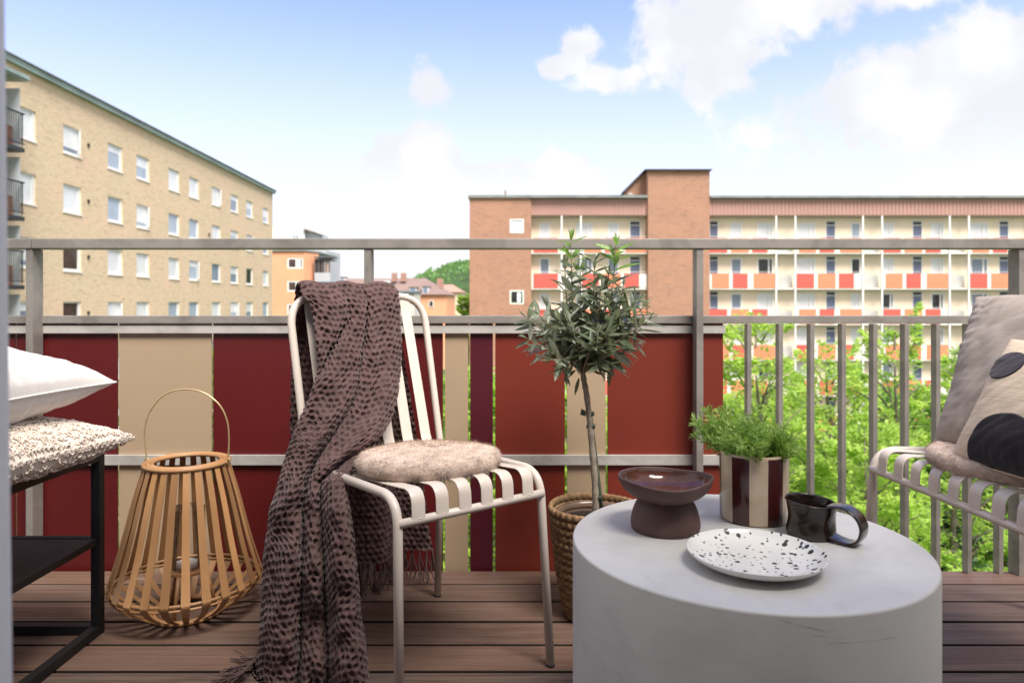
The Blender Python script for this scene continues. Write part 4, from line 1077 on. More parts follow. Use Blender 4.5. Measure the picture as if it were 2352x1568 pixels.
m_tie = mat('dark_green_tie', (.035, .05, .035), .6)
for (px, py, d) in ((1355, 950, 1), (1357, 979, 0), (1373, 1141, 0)):
    c = P(px, py, YO + .003); vs, fs = lathe([(.0092, -.005), (.0103, -.004), (.0103, .004), (.0092, .005)], 20); o = mk('tie', [Vector((v[0] * 1.15, v[1], v[2])) + c for v in vs], fs, m_tie, ol, True)
MB().prism([P(1345, 944, YO - .012), P(1336, 938, YO - .016), P(1333, 952, YO - .014), P(1344, 956, YO - .01)], (0, .006, 0)).build('tie_knot', m_tie, ol)
m_olf = [leaf_mat('olive_leaf_a', (.18, .21, .13), (.54, .56, .46), .36, .2, (.25, .32, .12), 12, (.07, .09, .055)), leaf_mat('olive_leaf_b', (.44, .47, .37), (.58, .60, .50), .4, .2, (.3, .38, .18), 12, (.07, .095, .06)),
         leaf_mat('olive_leaf_young', (.22, .38, .07), (.26, .36, .14), .36, .35, (.3, .5, .08), 12, (.10, .2, .04))]
def leaf_mesh(name, m, bend, asp):
    k = 6; vs = []; fs = []
    for i in range(k + 1):
        t = i / k; w = asp * .5 * (math.sin(math.pi * min(1, t * .96 + .04)) ** .75) * (1 - .15 * t); z = bend * t * t
        for s in (-1, -.5, 0, .5, 1): vs.append((t, s * w, z + abs(s) * w * .30))
    for i in range(k):
        for j in range(4): a = i * 5 + j; fs.append((a, a + 5, a + 6, a + 1))
    me = bpy.data.meshes.new(name); me.from_pydata(vs, [], fs); me.materials.append(m); me.polygons.foreach_set('use_smooth', [True] * len(me.polygons)); return me
LM = [[leaf_mesh('leaf', m, b, a) for (b, a) in ((-.10, .27), (.08, .24), (-.18, .22), (.02, .30))] for m in m_olf]
fork = P(1338, 856, YO)
tips = [(1311, 552, .0, 2), (1415, 560, -.02, 2), (1333, 625, .03, 2), (1380, 668, -.05, 1), (1262, 705, .05, 0), (1237, 722, -.05, 1), (1222, 752, .02, 0), (1212, 778, -.06, 0), (1232, 800, .06, 0), (1262, 826, -.08, 1), (1292, 842, -.04, 2),
        (1300, 720, -.09, 0), (1340, 740, .09, 0), (1385, 720, .06, 0), (1400, 760, -.10, 0), (1430, 722, .05, 0), (1448, 700, -.02, 1), (1478, 705, .0, 0), (1460, 790, .03, 0), (1430, 800, -.06, 0), (1420, 850, .05, 0),
        (1380, 840, -.06, 0), (1275, 850, .03, 0), (1252, 742, .09, 1), (1365, 700, -.02, 0), (1318, 760, .0, 0), (1395, 805, .10, 0)]
tips += [(1285, 735, -.05, 0), (1372, 760, -.12, 0), (1490, 735, -.03, 0), (1465, 690, .03, 2), (1208, 728, .0, 0), (1297, 612, .02, 0), (1366, 600, .0, 0), (1398, 632, -.03, 0), (1432, 655, .02, 1)]
rr = random.Random(21); nleaf = 0; lbm = MB(); small = [[], []]
def put_leaf(p, d, L, kind):
    global nleaf
    d = d.normalized(); up = Vector((rr.gauss(0, .5), rr.gauss(-.25, .5), 1)); y = up.cross(d).normalized(); z = d.cross(y)
    if nleaf < 300:
        o = bpy.data.objects.new('leaf', rr.choice(LM[kind])); COL.objects.link(o); o.parent = ol
        Mx = Matrix((d, y, z)).transposed().to_4x4(); o.matrix_local = Matrix.Translation(p - org(ol)) @ Mx @ Matrix.Scale(L, 4); nleaf += 1
    else:
        me = rr.choice(LM[kind]); b = len(small[0]); Mx = Matrix((d, y, z)).transposed()
        small[0] += [tuple(p + Mx @ (v.co * L)) for v in me.vertices]; small[1] += [tuple(b + i for i in f.vertices) for f in me.polygons]
for ti, (px, py, dy, kind) in enumerate(tips):
    tip = P(px, py, YO + dy) if True else 0; v = tip - fork; L = v.length
    tall = py < 680
    base = fork + Vector((0, 0, rr.uniform(-.004, .012)))
    if tall: mid = P(px * .72 + 1338 * .28, 770, YO + dy * .6)
    elif py > 780: mid = base + v * .5 + Vector((0, 0, .014))
    else: mid = base + v * .5 + Vector((-v.x * .12, 0, -.02 + .02 * rr.random()))
    pth = bez([base, mid, tip], 24); n_ = len(pth)
    br = MB().tube(pth, [.0026 * (1 - .72 * i / (n_ - 1)) + .0004 for i in range(n_)], 7).build('branch', m_branch, ol, True)
    plen = sum((pth[i + 1] - pth[i]).length for i in range(n_ - 1)); s = max(.028, plen * (.22 if not tall else .20)); node = 0
    step = .0112 if tall else .0160
    while s < plen:
        acc = 0
        for i in range(n_ - 1):
            l = (pth[i + 1] - pth[i]).length
            if acc + l >= s: p = pth[i].lerp(pth[i + 1], (s - acc) / l); tg = (pth[i + 1] - pth[i]).normalized(); break
            acc += l
        a = node * math.pi / 2 + rr.uniform(-.5, .5); ref = tg.cross(Vector((0, 1, .2))).normalized(); bi = tg.cross(ref)
        for sg in (1, -1):
            if rr.random() < .10: continue
            out = (ref * math.cos(a) + bi * math.sin(a)) * sg; f = s / plen
            LL = rr.uniform(.050, .074) * (1.0 if f < .85 else .8)
            kd = kind if (f > .8 and kind == 2) else (1 if rr.random() < .6 else 0)
            put_leaf(p, tg * rr.uniform(.3, .75) + out * rr.uniform(.8, 1.1) + Vector((out.x * .35, 0, rr.uniform(-.1, .15))), LL, kd)
        s += step * rr.uniform(.8, 1.25) * (1.25 if tall else 1); node += 1
    for q in range(3): put_leaf(tip, tg + Vector((rr.gauss(0, .3), rr.gauss(0, .3), rr.gauss(0, .2))), rr.uniform(.024, .036), kind if kind == 2 else 0)
# leaves that hang under the fork
for (px, py, dx, dz) in ((1330, 868, -.3, -1), (1345, 842, .9, -.5), (1322, 850, -.8, -.6), (1352, 838, .8, .2), (1300, 838, -.6, -.8), (1365, 852, .9, -.3), (1340, 800, .3, -.2), (1395, 830, .5, -1)):
    nleaf_b = nleaf; nleaf = 0; put_leaf(P(px, py, YO - .03), Vector((dx, -.3, dz)), .046, 0); nleaf = nleaf_b + 1
if small[0]: tag(mk('small_leaves', small[0], small[1], [m_olf[0]], ol, True), kind='stuff')
print('olive leaves', nleaf, len(small[0]) // 35)

# ------------------------------------------------------------------ bamboo lantern
def tint_by_object(m, lo, hi):
    n = m.node_tree; b = next(x for x in n.nodes if x.type == 'BSDF_PRINCIPLED'); src = b.inputs['Base Color'].links[0].from_socket
    oi = n.nodes.new('ShaderNodeObjectInfo'); mr = n.nodes.new('ShaderNodeMapRange'); mr.inputs[3].default_value = lo; mr.inputs[4].default_value = hi; n.links.new(oi.outputs['Random'], mr.inputs[0])
    vm = n.nodes.new('ShaderNodeVectorMath'); vm.operation = 'SCALE'; n.links.new(src, vm.inputs[0]); n.links.new(mr.outputs[0], vm.inputs[3]); n.links.new(vm.outputs[0], b.inputs['Base Color'])
m_bam = mat('honey_bamboo', (.47, .255, .115), .42, .3, 9, .0003, 260, stretch=(1, 1, .35), hue=(.37, .19, .08))
tint_by_object(m_bam, .72, 1.18)
LC = Vector(((430 - CX) / FPX * 1.86, 1.86, 0)); lan = thing('bamboo_lantern', tuple(LC), 'tall bamboo slat lantern with wire handle standing on the deck', 'lantern')
def ring(r, z, mi, t, name, m=m_bam, seg=72, wob=.0):
    pts = [LC + Vector((math.cos(a) * r, math.sin(a) * r, z + wob * math.sin(a * 2))) for a in [2 * math.pi * i / seg for i in range(seg)]]
    return MB().tube(pts, t, 8, closed=True).build(name, m, lan, True)
RW, ZW = .187, .088
for (r, z, t) in ((.1035, .398, .0058), (.0935, .400, .0055), (.0840, .399, .0052)): ring(r, z, 0, t, 'top_ring')
ring(RW - .0065, ZW, 0, .0045, 'waist_ring'); ring(RW - .0065, ZW - .011, 0, .0035, 'waist_ring'); ring(.088, .0065, 0, .006, 'base_ring'); ring(.078, .006, 0, .005, 'base_ring')
NS = 25
for k in range(NS):
    a = 2 * math.pi * k / NS + .10; er = Vector((math.cos(a), math.sin(a), 0)); et = Vector((-math.sin(a), math.cos(a), 0))
    prof = bez([(.104, .392, 0), (.128, .310, 0), (.154, .205, 0), (.178, .122, 0), (RW, .094, 0)], 20)[:-1] + bez([(RW, .094, 0), (RW + .001, .084, 0), (.170, .060, 0), (.130, .030, 0), (.090, .009, 0)], 14)
    sm_ = MB(); pts = [LC + er * p.x + Vector((0, 0, p.y)) for p in prof]; kk = len(pts); b = 0
    for i, p in enumerate(pts):
        w = interp(i / kk, [0, .55, .62, 1], [.0150, .0210, .0205, .0125]); tg = (pts[min(i + 1, kk - 1)] - pts[max(0, i - 1)]).normalized(); nn = tg.cross(et).normalized()
        for (x, y) in ((-.5, -1), (.5, -1), (.5, 1), (-.5, 1)): sm_.v.append(tuple(p + et * w * x + nn * y * .0011))
    for i in range(kk - 1):
        for j in range(4): sm_.f.append((i * 4 + j, i * 4 + (j + 1) % 4, (i + 1) * 4 + (j + 1) % 4, (i + 1) * 4 + j)); sm_.mi.append(0)
    sm_.build('slat', m_bam, lan)
m_wire = mat('brass_wire', (.72, .56, .30), .35, metal=.6)
hx0, hx1 = -.108, .106
pts = [LC + Vector((x, 0, z)) for (x, z) in ((-.1055, .395), (-.110, .43), (-.113, .48), (-.100, .53), (-.062, .575), (-.012, .590), (.040, .583), (.083, .552), (.105, .51), (.111, .46), (.108, .40))]
MB().tube(bez(pts, 60), .0021, 8).build('handle', m_wire, lan, True)
for x in (-.107, .108): ring_c = LC + Vector((x, 0, .400)); MB().tube([ring_c + Vector((math.cos(a) * .006, 0, math.sin(a) * .008)) for a in [i * math.pi / 8 for i in range(16)]], .0015, 6, closed=True).build('handle_eye', m_wire, lan, True)
vs, fs = lathe([(0, .108), (.046, .108), (.048, .112), (.048, .118), (0, .118)], 40, LC); mk('candle_shelf', vs, fs, m_bam, lan)
for k in range(3): a = k * 2.09 + .5; MB().tube([LC + Vector((math.cos(a) * .070, math.sin(a) * .070, .008)), LC + Vector((math.cos(a) * .045, math.sin(a) * .045, .110))], .005, 8).build('shelf_leg', m_bam, lan, True)
glass = bpy.data.materials.new('clear_glass'); glass.use_nodes = True; n = NT(glass.node_tree)
gg = n.add('ShaderNodeBsdfGlass', {'IOR': 1.45, 'Roughness': .0, 'Color': (.97, .98, .97)}); tp = n.add('ShaderNodeBsdfTransparent'); fr = n.add('ShaderNodeFresnel', {'IOR': 1.45})
gls = n.add('ShaderNodeBsdfGlossy', {'Roughness': .03}); mx = n.add('ShaderNodeMixShader', {0: n.math('MULTIPLY', fr.outputs[0], .8), 1: tp.outputs[0], 2: gls.outputs[0]}); n.add('ShaderNodeOutputMaterial', {0: mx.outputs[0]})
vs, fs = lathe([(.044, .119), (.044, .278), (.0425, .279), (.0415, .278), (.0415, .119)], 48, LC); mk('glass_cylinder', vs, fs, glass, lan, True)
can = thing('tealight', tuple(LC + Vector((0, 0, .118))), 'white tealight candle inside the bamboo lantern', 'candle')
vs, fs = lathe([(0, .1185), (.024, .1185), (.0265, .120), (.0265, .134), (.0255, .1345), (.0248, .133), (0, .1325)], 40, LC); mk('wax_cup', vs, fs, mat('white_wax', (.78, .76, .72), .35), can, True)
MB().tube([LC + Vector((0, 0, .132)), LC + Vector((.001, 0, .141))], .0009, 6).build('wick', m_foot, can)

# ------------------------------------------------------------------ black cube side table
m_blk = mat('black_powder_coat', (.006, .0065, .008), .5, .1, 30, .0002, 300)
bt = thing('black_side_table', (-1.28, 1.5, 0), 'black square-tube side table with a lower shelf, under two stacked pillows', 'table')
ax0, ax1, ay0, ay1, az = -1.56, -1.018, 1.19, 1.752, .452; s = .022
for x in (ax0, ax1 - s):
    for y in (ay0, ay1 - s): box('leg', x, x + s, y, y + s, .0005, az, m_blk, bt, bevel=.001)
for z in (.0005, az - s):
    nm = 'bottom_rail' if z < .1 else 'top_bar'
    for y in (ay0, ay1 - s): box(nm, ax0 + s + .0002, ax1 - s - .0002, y, y + s, z, z + s, m_blk, bt, bevel=.001)
    for x in (ax0, ax1 - s): box(nm, x, x + s, ay0 + s + .0002, ay1 - s - .0002, z, z + s, m_blk, bt, bevel=.001)
box('tabletop', ax0 + s + .001, ax1 - s - .001, ay0 + s + .001, ay1 - s - .001, az - .008, az - .003, m_blk, bt)
box('shelf', ax0 + s + .0005, ax1 - s - .0005, ay0 + s + .0005, ay1 - s - .0005, .232, .238, m_blk, bt, bevel=.001)
box('shelf_rim', ax1 - s, ax1 - .004, ay0 + s + .001, ay1 - s - .001, .224, .240, m_blk, bt, bevel=.001)
box('shelf_rim', ax0 + s, ax1 - s - .002, ay1 - s, ay1 - .004, .224, .240, m_blk, bt, bevel=.001)
# ------------------------------------------------------------------ pillows
def pillow_fn(A, B, C, D, T, seed=0, inset=.07, wr=.004, puff=.42, sag=0.0):
    """A,B,C,D corners in order round the pillow (A=(-1,-1), B=(1,-1), C=(1,1), D=(-1,1)); returns f(u,v,side,off)"""
    A, B, C, D = map(Vector, (A, B, C, D)); nrm = (C - A).cross(D - B).normalized(); ctr = (A + B + C + D) / 4
    size = ((C - A).length + (D - B).length) / 2.83
    def f(u, v, side=1, off=0.0):
        uu = u * (1 - inset * (1 - v * v) * (u * u)); vv = v * (1 - inset * (1 - u * u) * (v * v))
        a, b = (uu + 1) / 2, (vv + 1) / 2
        p = (A * (1 - a) + B * a) * (1 - b) + (D * (1 - a) + C * a) * b
        e = max(0.0, (1 - u * u) * (1 - v * v)); t = T * e ** puff
        edge = (1 - max(abs(u), abs(v)))
        w = mn.noise(Vector((u * 2.6 + seed, v * 2.6, seed * 1.7 + side))) * wr * .9 + mn.noise(Vector((u * 1.2, v * 1.2, seed + 9 + side))) * wr * 2 + abs(mn.noise(Vector(((u + v) * 1.6, (u - v) * 5 + seed, side)))) * wr * 1.1
        # creases running in from the seam
        k = math.exp(-edge * 5) * (1 - math.exp(-edge * 40))
        along = v if abs(u) > abs(v) else u
        w += k * wr * 1.6 * mn.noise(Vector((along * 13 + seed, edge * 2.0, seed + side * 3)))
        return p + nrm * side * (t * .5 + w * min(1, e * 6) + off)
    return f, nrm, size
def pillow(name, label, f, m, n=90, piping=True, group=None, pm=None):
    c = f[0](0, 0, -1); t = thing(name, tuple(c), label, 'pillow', group)
    for side in (1, -1):
        vs = [f[0](-1 + 2 * i / (n - 1), -1 + 2 * j / (n - 1), side) for i in range(n) for j in range(n)]
        uv = [(i / (n - 1) * f[2] , j / (n - 1) * f[2]) for i in range(n) for j in range(n)]
        fs = grid_faces(n, n)
        if side < 0: fs = [q[::-1] for q in fs]
        mk('cover', vs, fs, m, t, True, uv)
    if piping:
        ed = []
        for k in range(4):
            for i in range(60):
                s = -1 + 2 * i / 60; u, v = ((s, -1), (1, s), (-s, 1), (-1, -s))[k]; ed.append(f[0](u, v, 1))
        MB().tube(ed, .0024, 6, closed=True).build('seam', pm or m, t, True)
    return t
m_white_lin = weave_mat('white_linen', (.80, .755, .71), 500, .10, .0005)
m_grey_lin = weave_mat('warm_grey_linen', (.36, .30, .26), 700, .18, .0005)
m_sand_lin = weave_mat('sand_linen', (.70, .555, .405), 420, .28, .0008)
m_black_lin = weave_mat('black_linen_patch', (.018, .015, .019), 420, .2, .0008)
m_purp_lin = weave_mat('dark_purple_linen_patch', (.040, .031, .042), 420, .2, .0008)
m_boucle = mat('cream_boucle_yarn', (.93, .81, .70), .95, .10, 40, .0008, 500)
# lower, boucle
fB = pillow_fn((-1.42, 1.02, .50), (-1.02, 1.23, .492), (-.868, 1.605, .512), (-1.38, 1.66, .54), .125, 3, .05, .004, .40)
bp = pillow('boucle_pillow', 'cream looped boucle pillow lying on the black side table', fB, m_boucle, 60, False)
rr = random.Random(4); cs = []
def loops():
    vs, fs = [], []
    base, bf = [], []
    seg, ns = 9, 4
    for k in range(9000):
        side = 1 if rr.random() < .62 else -1; u = rr.uniform(-1, 1); v = rr.uniform(-1, 1)
        if rr.random() < .12: (u, v) = ((rr.choice((-1, 1)), v) if rr.random() < .5 else (u, rr.choice((-1, 1))))
        c = fB[0](u, v, side, .0015); e = .01; tu = (fB[0](min(1, u + e), v, side) - fB[0](max(-1, u - e), v, side)).normalized(); tv = (fB[0](u, min(1, v + e), side) - fB[0](u, max(-1, v - e), side)).normalized()
        n_ = fB[1] * side; a = rr.uniform(0, 6.28); d1 = tu * math.cos(a) + tv * math.sin(a); d2 = n_ * .8 + (tv * math.cos(a) - tu * math.sin(a)) * .6
        Rl = rr.uniform(.0030, .0048); b = len(vs)
        for i in range(seg):
            t_ = -.25 + (math.pi + .5) * i / (seg - 1); p = c + d1 * math.cos(t_) * Rl + d2 * math.sin(t_) * Rl * .85; rad = d1 * math.cos(t_) + d2 * math.sin(t_); ax = d1.cross(d2)
            for j in range(ns):
                aa = 2 * math.pi * j / ns; q = p + (rad * math.cos(aa) + ax * math.sin(aa)) * .0019; vs.append((q.x, q.y, q.z))
        for i in range(seg - 1):
            for j in range(ns): fs.append((b + i * ns + j, b + i * ns + (j + 1) % ns, b + (i + 1) * ns + (j + 1) % ns, b + (i + 1) * ns + j))
    tag(mk('yarn_loops', vs, fs, m_boucle, bp, True), kind='stuff')
loops()
# upper, white linen
fW = pillow_fn((-1.44, 1.00, .635), (-1.04, 1.20, .617), (-.912, 1.615, .637), (-1.42, 1.62, .72), .195, 8, .06, .010, .45)
pillow('linen_pillow', 'white linen pillow lying on top of the boucle pillow', fW, m_white_lin, 110)
# on the bench
fG = pillow_fn((1.05, 1.745, .470), (1.09, 1.27, .470), (1.395, 1.45, .86), (1.262, 1.905, .835), .145, 14, .07, .006, .42)
pillow('grey_linen_pillow', 'large warm grey linen pillow leaning at the back of the bench', fG, m_grey_lin, 100)
fS = pillow_fn((.985, 1.575, .470), (1.00, 1.10, .472), (1.20, 1.15, .735), (1.148, 1.612, .735), .135, 20, .06, .0022, .45)
pillow_s = pillow('spotted_pillow', 'sand linen pillow with a purple-black spot above a large black spot, on the bench', fS, m_sand_lin, 110)
def patch(cu, cv, ru, rv, m, rot=0.0):
    vs, fs, uv = [], [], []; nr_, ns = 44, 140; F = fS[0]; SIDE = PSIDE
    for i in range(nr_ + 1):
        for j in range(ns):
            a = 2 * math.pi * j / ns; r = i / nr_; du, dv = math.cos(a) * r * ru, math.sin(a) * r * rv
            u = cu + du * math.cos(rot) - dv * math.sin(rot); v = cv + du * math.sin(rot) + dv * math.cos(rot); wob = 1 + .012 * math.sin(a * 9) * r
            u = max(-1, min(1, u)); v = max(-1, min(1, v)); vs.append(F(u, v, SIDE, (.0032 if i < nr_ - 1 else .0016) if i < nr_ else -.001)); uv.append((u * .25, v * .25))
    for i in range(nr_):
        for j in range(ns): fs.append((i * ns + j, i * ns + (j + 1) % ns, (i + 1) * ns + (j + 1) % ns, (i + 1) * ns + j))
    return mk('fabric_patch', vs, fs, m, pillow_s, True, uv)
PSIDE = 1 if (Vector((0, 0, .8)) - fS[0](0, 0, 0)).dot(fS[1]) > 0 else -1
patch(-.66, .42, .25, .25, m_purp_lin); patch(-.24, -.86, .48, .56, m_black_lin)
# felt pads
m_felt = mat('felted_wool', (.70, .55, .46), 1,   .5, 30, .0014, 160, hue=(.52, .385, .31), detail=8)
def pad(name, label, c, rad, th, zt, seed, nf=9000, tilt=(0, 0)):
    c = Vector(c); t = thing(name, tuple(c), label, 'seat pad'); nu, nv = 140, 46; vs = []
    def S(a, s):   # s 0..1 bottom centre to top centre
        if s < .42: r = s / .42; z = -th / 2 * (1 - .0 * r); rr_ = rad * r * .93
        elif s < .58: q = (s - .42) / .16 * math.pi - math.pi / 2; rr_ = rad * (.93 + .07 * math.cos(q)); z = th / 2 * math.sin(q)
        else: r = 1 - (s - .58) / .42; rr_ = rad * r * .93; z = th / 2 + .006 * (1 - r * r)
        p = Vector((math.cos(a) * rr_ * (1 + .012 * math.sin(3 * a + seed)), math.sin(a) * rr_ * (1 + .012 * math.sin(2 * a)), z))
        p.z += .0016 * mn.noise(Vector((p.x * 12, p.y * 12, seed))) + .0015 * mn.noise(Vector((p.x * 60, p.y * 60, seed)))
        p.z += tilt[0] * p.x + tilt[1] * p.y
        return c + p
    for i in range(nu):
        for j in range(nv): vs.append(S(2 * math.pi * i / nu, j / (nv - 1)))
    mk('felt', vs, grid_faces(nu, nv, True), m_felt, t, True)
    rr = random.Random(seed); fv, ff = [], []
    for k in range(nf):
        a = rr.uniform(0, 2 * math.pi); s = .36 + .64 * rr.random() ** 1.3; s = 1 - (1 - s) if s < .58 else 1 - .42 * math.sqrt(rr.random())
        if rr.random() < .4: s = rr.uniform(.42, .60)
        p = S(a, s); q = S(a + .01, s); n_ = (p - c); n_ = Vector((n_.x * .3, n_.y * .3, 0)).normalized() * .5 + Vector((0, 0, .4 if s > .5 else -.1))
        tg = (q - p).normalized(); b_ = len(fv); d = (tg * rr.gauss(0, 1) + tg.cross(n_) * rr.gauss(0, 1) + n_ * rr.uniform(0, .35)).normalized(); w = n_.cross(d).normalized() * .00028; L = rr.uniform(.006, .014); m1 = p + d * L * .5 + n_ * .0018
        e = p + d * L + n_ * rr.uniform(0, .0022)
        fv += [tuple(p - w), tuple(p + w), tuple(m1 + w), tuple(m1 - w), tuple(e)]; ff += [(b_, b_ + 1, b_ + 2, b_ + 3), (b_ + 3, b_ + 2, b_ + 4)]
    tag(mk('wool_fibres', fv, ff, mat('wool_fibre', (.74, .62, .53), 1, .5, 30, hue=(.36, .27, .22)), t), kind='stuff')
cc = QC(.196, .206, .4575)
pad('felt_pad', 'round beige felted wool pad on the cream slatted chair', tuple(cc), .166, .036, 0, 2, 11000, (.016, -.035))
cb = QB(.40, .275, .470)
pad('felt_pad', 'round pinkish felt pad under the pillows on the bench', tuple(QB(.29, .215, .466)), .200, .036, 0, 6, 11000)

# ------------------------------------------------------------------ waffle-weave throw over the chair back
m_throw = bpy.data.materials.new('plum_waffle_cotton'); m_throw.use_nodes = True; n = NT(m_throw.node_tree)
tc = n.add('ShaderNodeTexCoord').outputs['Object']; nz = n.noise(tc, 30, 5, .6); fz = n.noise(tc, 900, 3, .7)
cth = n.mix(n.smooth(nz, .3, .7), (.125, .072, .070), (.080, .046, .044)); cth = n.mix(n.math('MULTIPLY', n.smooth(fz, .5, .75), .35), cth, (.24, .16, .15))
b = n.add('ShaderNodeBsdfPrincipled', {'Base Color': cth, 'Roughness': .95, 'Specular IOR Level': .15, 'Sheen Weight': .2, 'Sheen Roughness': .5})
bn = n.add('ShaderNodeBump', {'Strength': .8, 'Distance': .0008, 'Height': fz}); n.set(b, 'Normal', bn.outputs[0]); n.add('ShaderNodeOutputMaterial', {0: b.outputs[0]})
throw = thing('waffle_throw', tuple(QC(.25, .56, .85)), 'plum brown waffle-weave throw draped over the chair back down to the deck', 'blanket')
def sheet(name, L, Rr, Y, bounds, amp, nu, nv, ylist, pit=.0158, seed=1, drop=0.0):
    """rows follow the frame heights ylist; L/Rr: edge columns, Y: (left,right) distances, bounds: fold borders, amp: fold depth"""
    Pm = np.zeros((nv, nu, 3)); keys = ylist
    def ip(tab, y): return np.interp(y, [k[0] for k in tab], [k[1] for k in tab])
    ys = np.linspace(keys[0], keys[-1], nv)
    for j, y in enumerate(ys):
        l, r = ip(L, y), ip(Rr, y); yl = ip([(k[0], k[1]) for k in Y], y); yr = ip([(k[0], k[2]) for k in Y], y); A = ip(amp, y)
        bs = [0.0] + [float(ip(b, y)) for b in bounds] + [1.0]
        for i in range(nu):
            t = i / (nu - 1); px = l + (r - l) * t; yy = yl + (yr - yl) * t; f = 0.0
            for q in range(len(bs) - 1):
                a0, a1 = bs[q], bs[q + 1]
                if a1 - a0 < .03: continue
                if a0 <= t <= a1:
                    s = (t - a0) / (a1 - a0); s = .5 - .5 * math.cos(math.pi * (s * .94 + .03)) if False else s
                    f = (max(0.0, 1 - (2 * s - 1) ** 2)) ** .5 * min(1, (a1 - a0) / .35)
            f += .34 * mn.noise(Vector((t * 4 + y * .004, y * .008, seed))) + .16 * mn.noise(Vector((t * 11, y * .02, seed + 4)))
            d = yy - A * f
            Pm[j, i] = P(px, y, d)
    return Pm
def waffle(Pm, pit, depth, seed, outward):
    """press a honeycomb of round pits into the sheet, in cloth coordinates"""
    nv, nu = Pm.shape[:2]
    du = np.linalg.norm(np.diff(Pm, axis=1), axis=2); dv = np.linalg.norm(np.diff(Pm, axis=0), axis=2)
    U = np.concatenate([np.zeros((nv, 1)), np.cumsum(du, axis=1)], 1); V = np.concatenate([np.zeros((1, nu)), np.cumsum(dv, axis=0)], 0)
    U = U - U[:, [nu // 2]]
    # even the rows out so that columns of pits run down the cloth
    k = 25; pad_ = np.pad(U, ((k, k), (0, 0)), mode='edge'); U = np.stack([pad_[i:i + nv] for i in range(0, 2 * k + 1, 5)]).mean(0)
    Vm = V.mean(1, keepdims=True) * .6 + V * .4
    X = U / pit; Yh = Vm / (pit * 1.0)
    rng = np.random.RandomState(seed); jit = rng.uniform(-.17, .17, (400, 400, 2)); dep = rng.uniform(.5, 1.25, (400, 400))
    best = np.full(X.shape, 9.0); bd_ = np.ones(X.shape)
    r0 = np.floor(Yh).astype(int)
    for dr in (-1, 0, 1, 2):
        r = r0 + dr; sh = (r % 2) * .5; c0 = np.floor(X - sh).astype(int)
        for dc in (0, 1):
            c = c0 + dc; j = jit[r % 400, c % 400]; cx = c + sh + j[..., 0]; cy = r + j[..., 1] * .8
            d = np.sqrt((X - cx) ** 2 + ((Yh - cy) * .94) ** 2); m_ = d < best; best = np.where(m_, d, best); bd_ = np.where(m_, dep[r % 400, c % 400], bd_)
    pitv = np.clip(1 - (best / .43) ** 2, 0, 1) ** .9 * bd_
    Tu = np.gradient(Pm, axis=1); Tv = np.gradient(Pm, axis=0); N = np.cross(Tu, Tv); N /= np.linalg.norm(N, axis=2, keepdims=True) + 1e-9
    if N[-400:, :, 1].mean() > 0: N = -N
    N = N if True else N
    return Pm - N * (pitv * depth)[..., None] + N * .001, U, V
YK = list(range(655, 1601, 5))
L = [(655, 690), (672, 687), (700, 713), (730, 719), (798, 726), (850, 730), (902, 713), (941, 697), (974, 680), (1048, 655), (1125, 634), (1168, 619), (1280, 604), (1430, 597), (1505, 590), (1600, 575)]
Rr = [(655, 905), (672, 917), (779, 923), (844, 922), (909, 914), (951, 904), (990, 885), (1029, 852), (1064, 822), (1104, 799), (1130, 799), (1205, 811), (1317, 822), (1430, 833), (1505, 844), (1600, 852)]
Yd = [(655, 1.785, 1.955), (672, 1.775, 1.945), (730, 1.765, 1.93), (850, 1.725, 1.88), (950, 1.67, 1.79), (1050, 1.63, 1.66), (1105, 1.615, 1.58), (1168, 1.61, 1.53), (1300, 1.60, 1.50), (1430, 1.59, 1.49), (1600, 1.57, 1.47)]
cA = [(655, .46), (730, .42), (798, .20), (866, .0), (1600, .0)]
cB = [(655, .66), (682, .66), (850, .50), (909, .52), (980, .47), (1050, .43), (1150, .40), (1242, .42), (1600, .38)]
cC = [(655, 1.0), (1010, 1.0), (1104, .62), (1280, .65), (1600, .64)]
amp = [(655, .012), (700, .030), (850, .045), (1000, .05), (1100, .06), (1300, .07), (1600, .075)]
NU, NV = 300, 820
Pf = sheet('front', L, Rr, Yd, [cA, cB, cC], amp, NU, NV, YK)
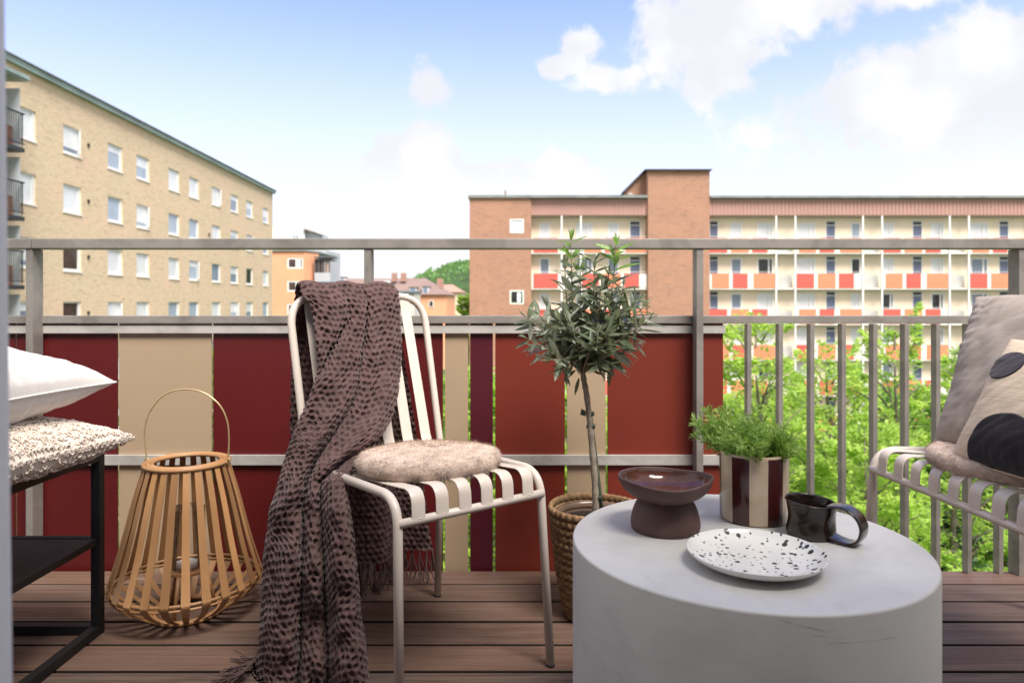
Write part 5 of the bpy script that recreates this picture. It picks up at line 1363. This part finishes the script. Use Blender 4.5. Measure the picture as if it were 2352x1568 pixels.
# over the top bar and down the back: continue the front sheet's first row
first = Pf[0]; nb_ = 300; back = np.zeros((nb_, NU, 3))
hoopn = -cd
for i in range(NU):
    t = i / (NU - 1); w = .368 + (.074 - .368) * t
    hc = QC(w, .572, .838)
    p0 = Vector(first[i]); f0 = p0
    for j in range(nb_):
        s = j / (nb_ - 1)      # 0 at the join -> 1 at the back hem
        a = min(1, s / .07) * math.pi; rad = .0165 + .004 * math.sin(t * 17)
        ex = (hc - cd * rad); 
        q = hc - cd * math.cos(a) * rad * 1.0 + Vector((0, 0, math.sin(a) * rad * 1.15))
        if s > .07:
            drop = (s - .07) / .93 * .735; q = hc + cd * (rad + .018 * math.sin(drop * 7 + t * 3) * .3 + .022 * math.sin(t * 15 + drop * 3) * min(1, drop * 5)) - Vector((0, 0, drop)) - cd * drop * .02
            q = q - cw * drop * (t) * .14 + cw * 0 + cw * (1 - t) * drop * .02
        wgt = max(0, 1 - s / .07); back[j, i] = q if s > .0 else q
    # blend to meet the front row exactly
    d0 = np.array(f0) - back[0, i]
    for j in range(nb_):
        back[j, i] += d0 * max(0, 1 - (j / (nb_ - 1)) / .08) ** 1.0
allP = np.concatenate([back[::-1][:-1], Pf], 0)
Wp, U, V = waffle(allP, .0168, .0078, 3, 1)
nv_, nu_ = Wp.shape[:2]
Wp[..., 2] = np.maximum(Wp[..., 2], .004)
fs = grid_faces(nv_, nu_)
cl = mk('cloth', Wp.reshape(-1, 3), fs, m_throw, throw, True)
# knotted fringe on both hems
rr = random.Random(31)
def fringe(p, d, L, nst=5, curl=.3, knot=True, name='tassel'):
    mb = MB(); p = Vector(p); d = Vector(d).normalized()
    for k in range(nst):
        q = p + Vector((rr.gauss(0, .0015), rr.gauss(0, .0015), 0)); pts = [q]; dd_ = d.copy(); st = L / 9
        for i in range(9):
            dd_ = (dd_ + Vector((rr.gauss(0, curl * .35), rr.gauss(0, curl * .35), rr.gauss(0, curl * .15)))).normalized(); nq = pts[-1] + dd_ * st
            if nq.z < .004: nq.z = .004 + rr.random() * .004
            pts.append(nq)
        mb.tube(pts, .0016, 5)
    if knot:
        vs_, fs_ = lathe([(0, -.006), (.0035, -.003), (.0042, 0), (.0035, .003), (0, .006)], 8); b = len(mb.v); mb.v += [tuple(Vector(v) + p) for v in vs_]; mb.f += [tuple(b + i for i in f) for f in fs_]; mb.mi += [0] * len(fs_)
    return mb.build(name, m_throw, throw, True)
for i in range(0, NU, 11): fringe(allP[0, i], (0, .05, -1), rr.uniform(.06, .095), 5, .25, rr.random() < .8)
fl0 = P(598, 1520, 1.575)
for k in range(7): fringe((fl0.x - .002 * k, 1.57 - .012 * k, .03), (-.75 - rr.random() * .4, -.35 + rr.gauss(0, .3), -.6), rr.uniform(.06, .09), 6, .5)
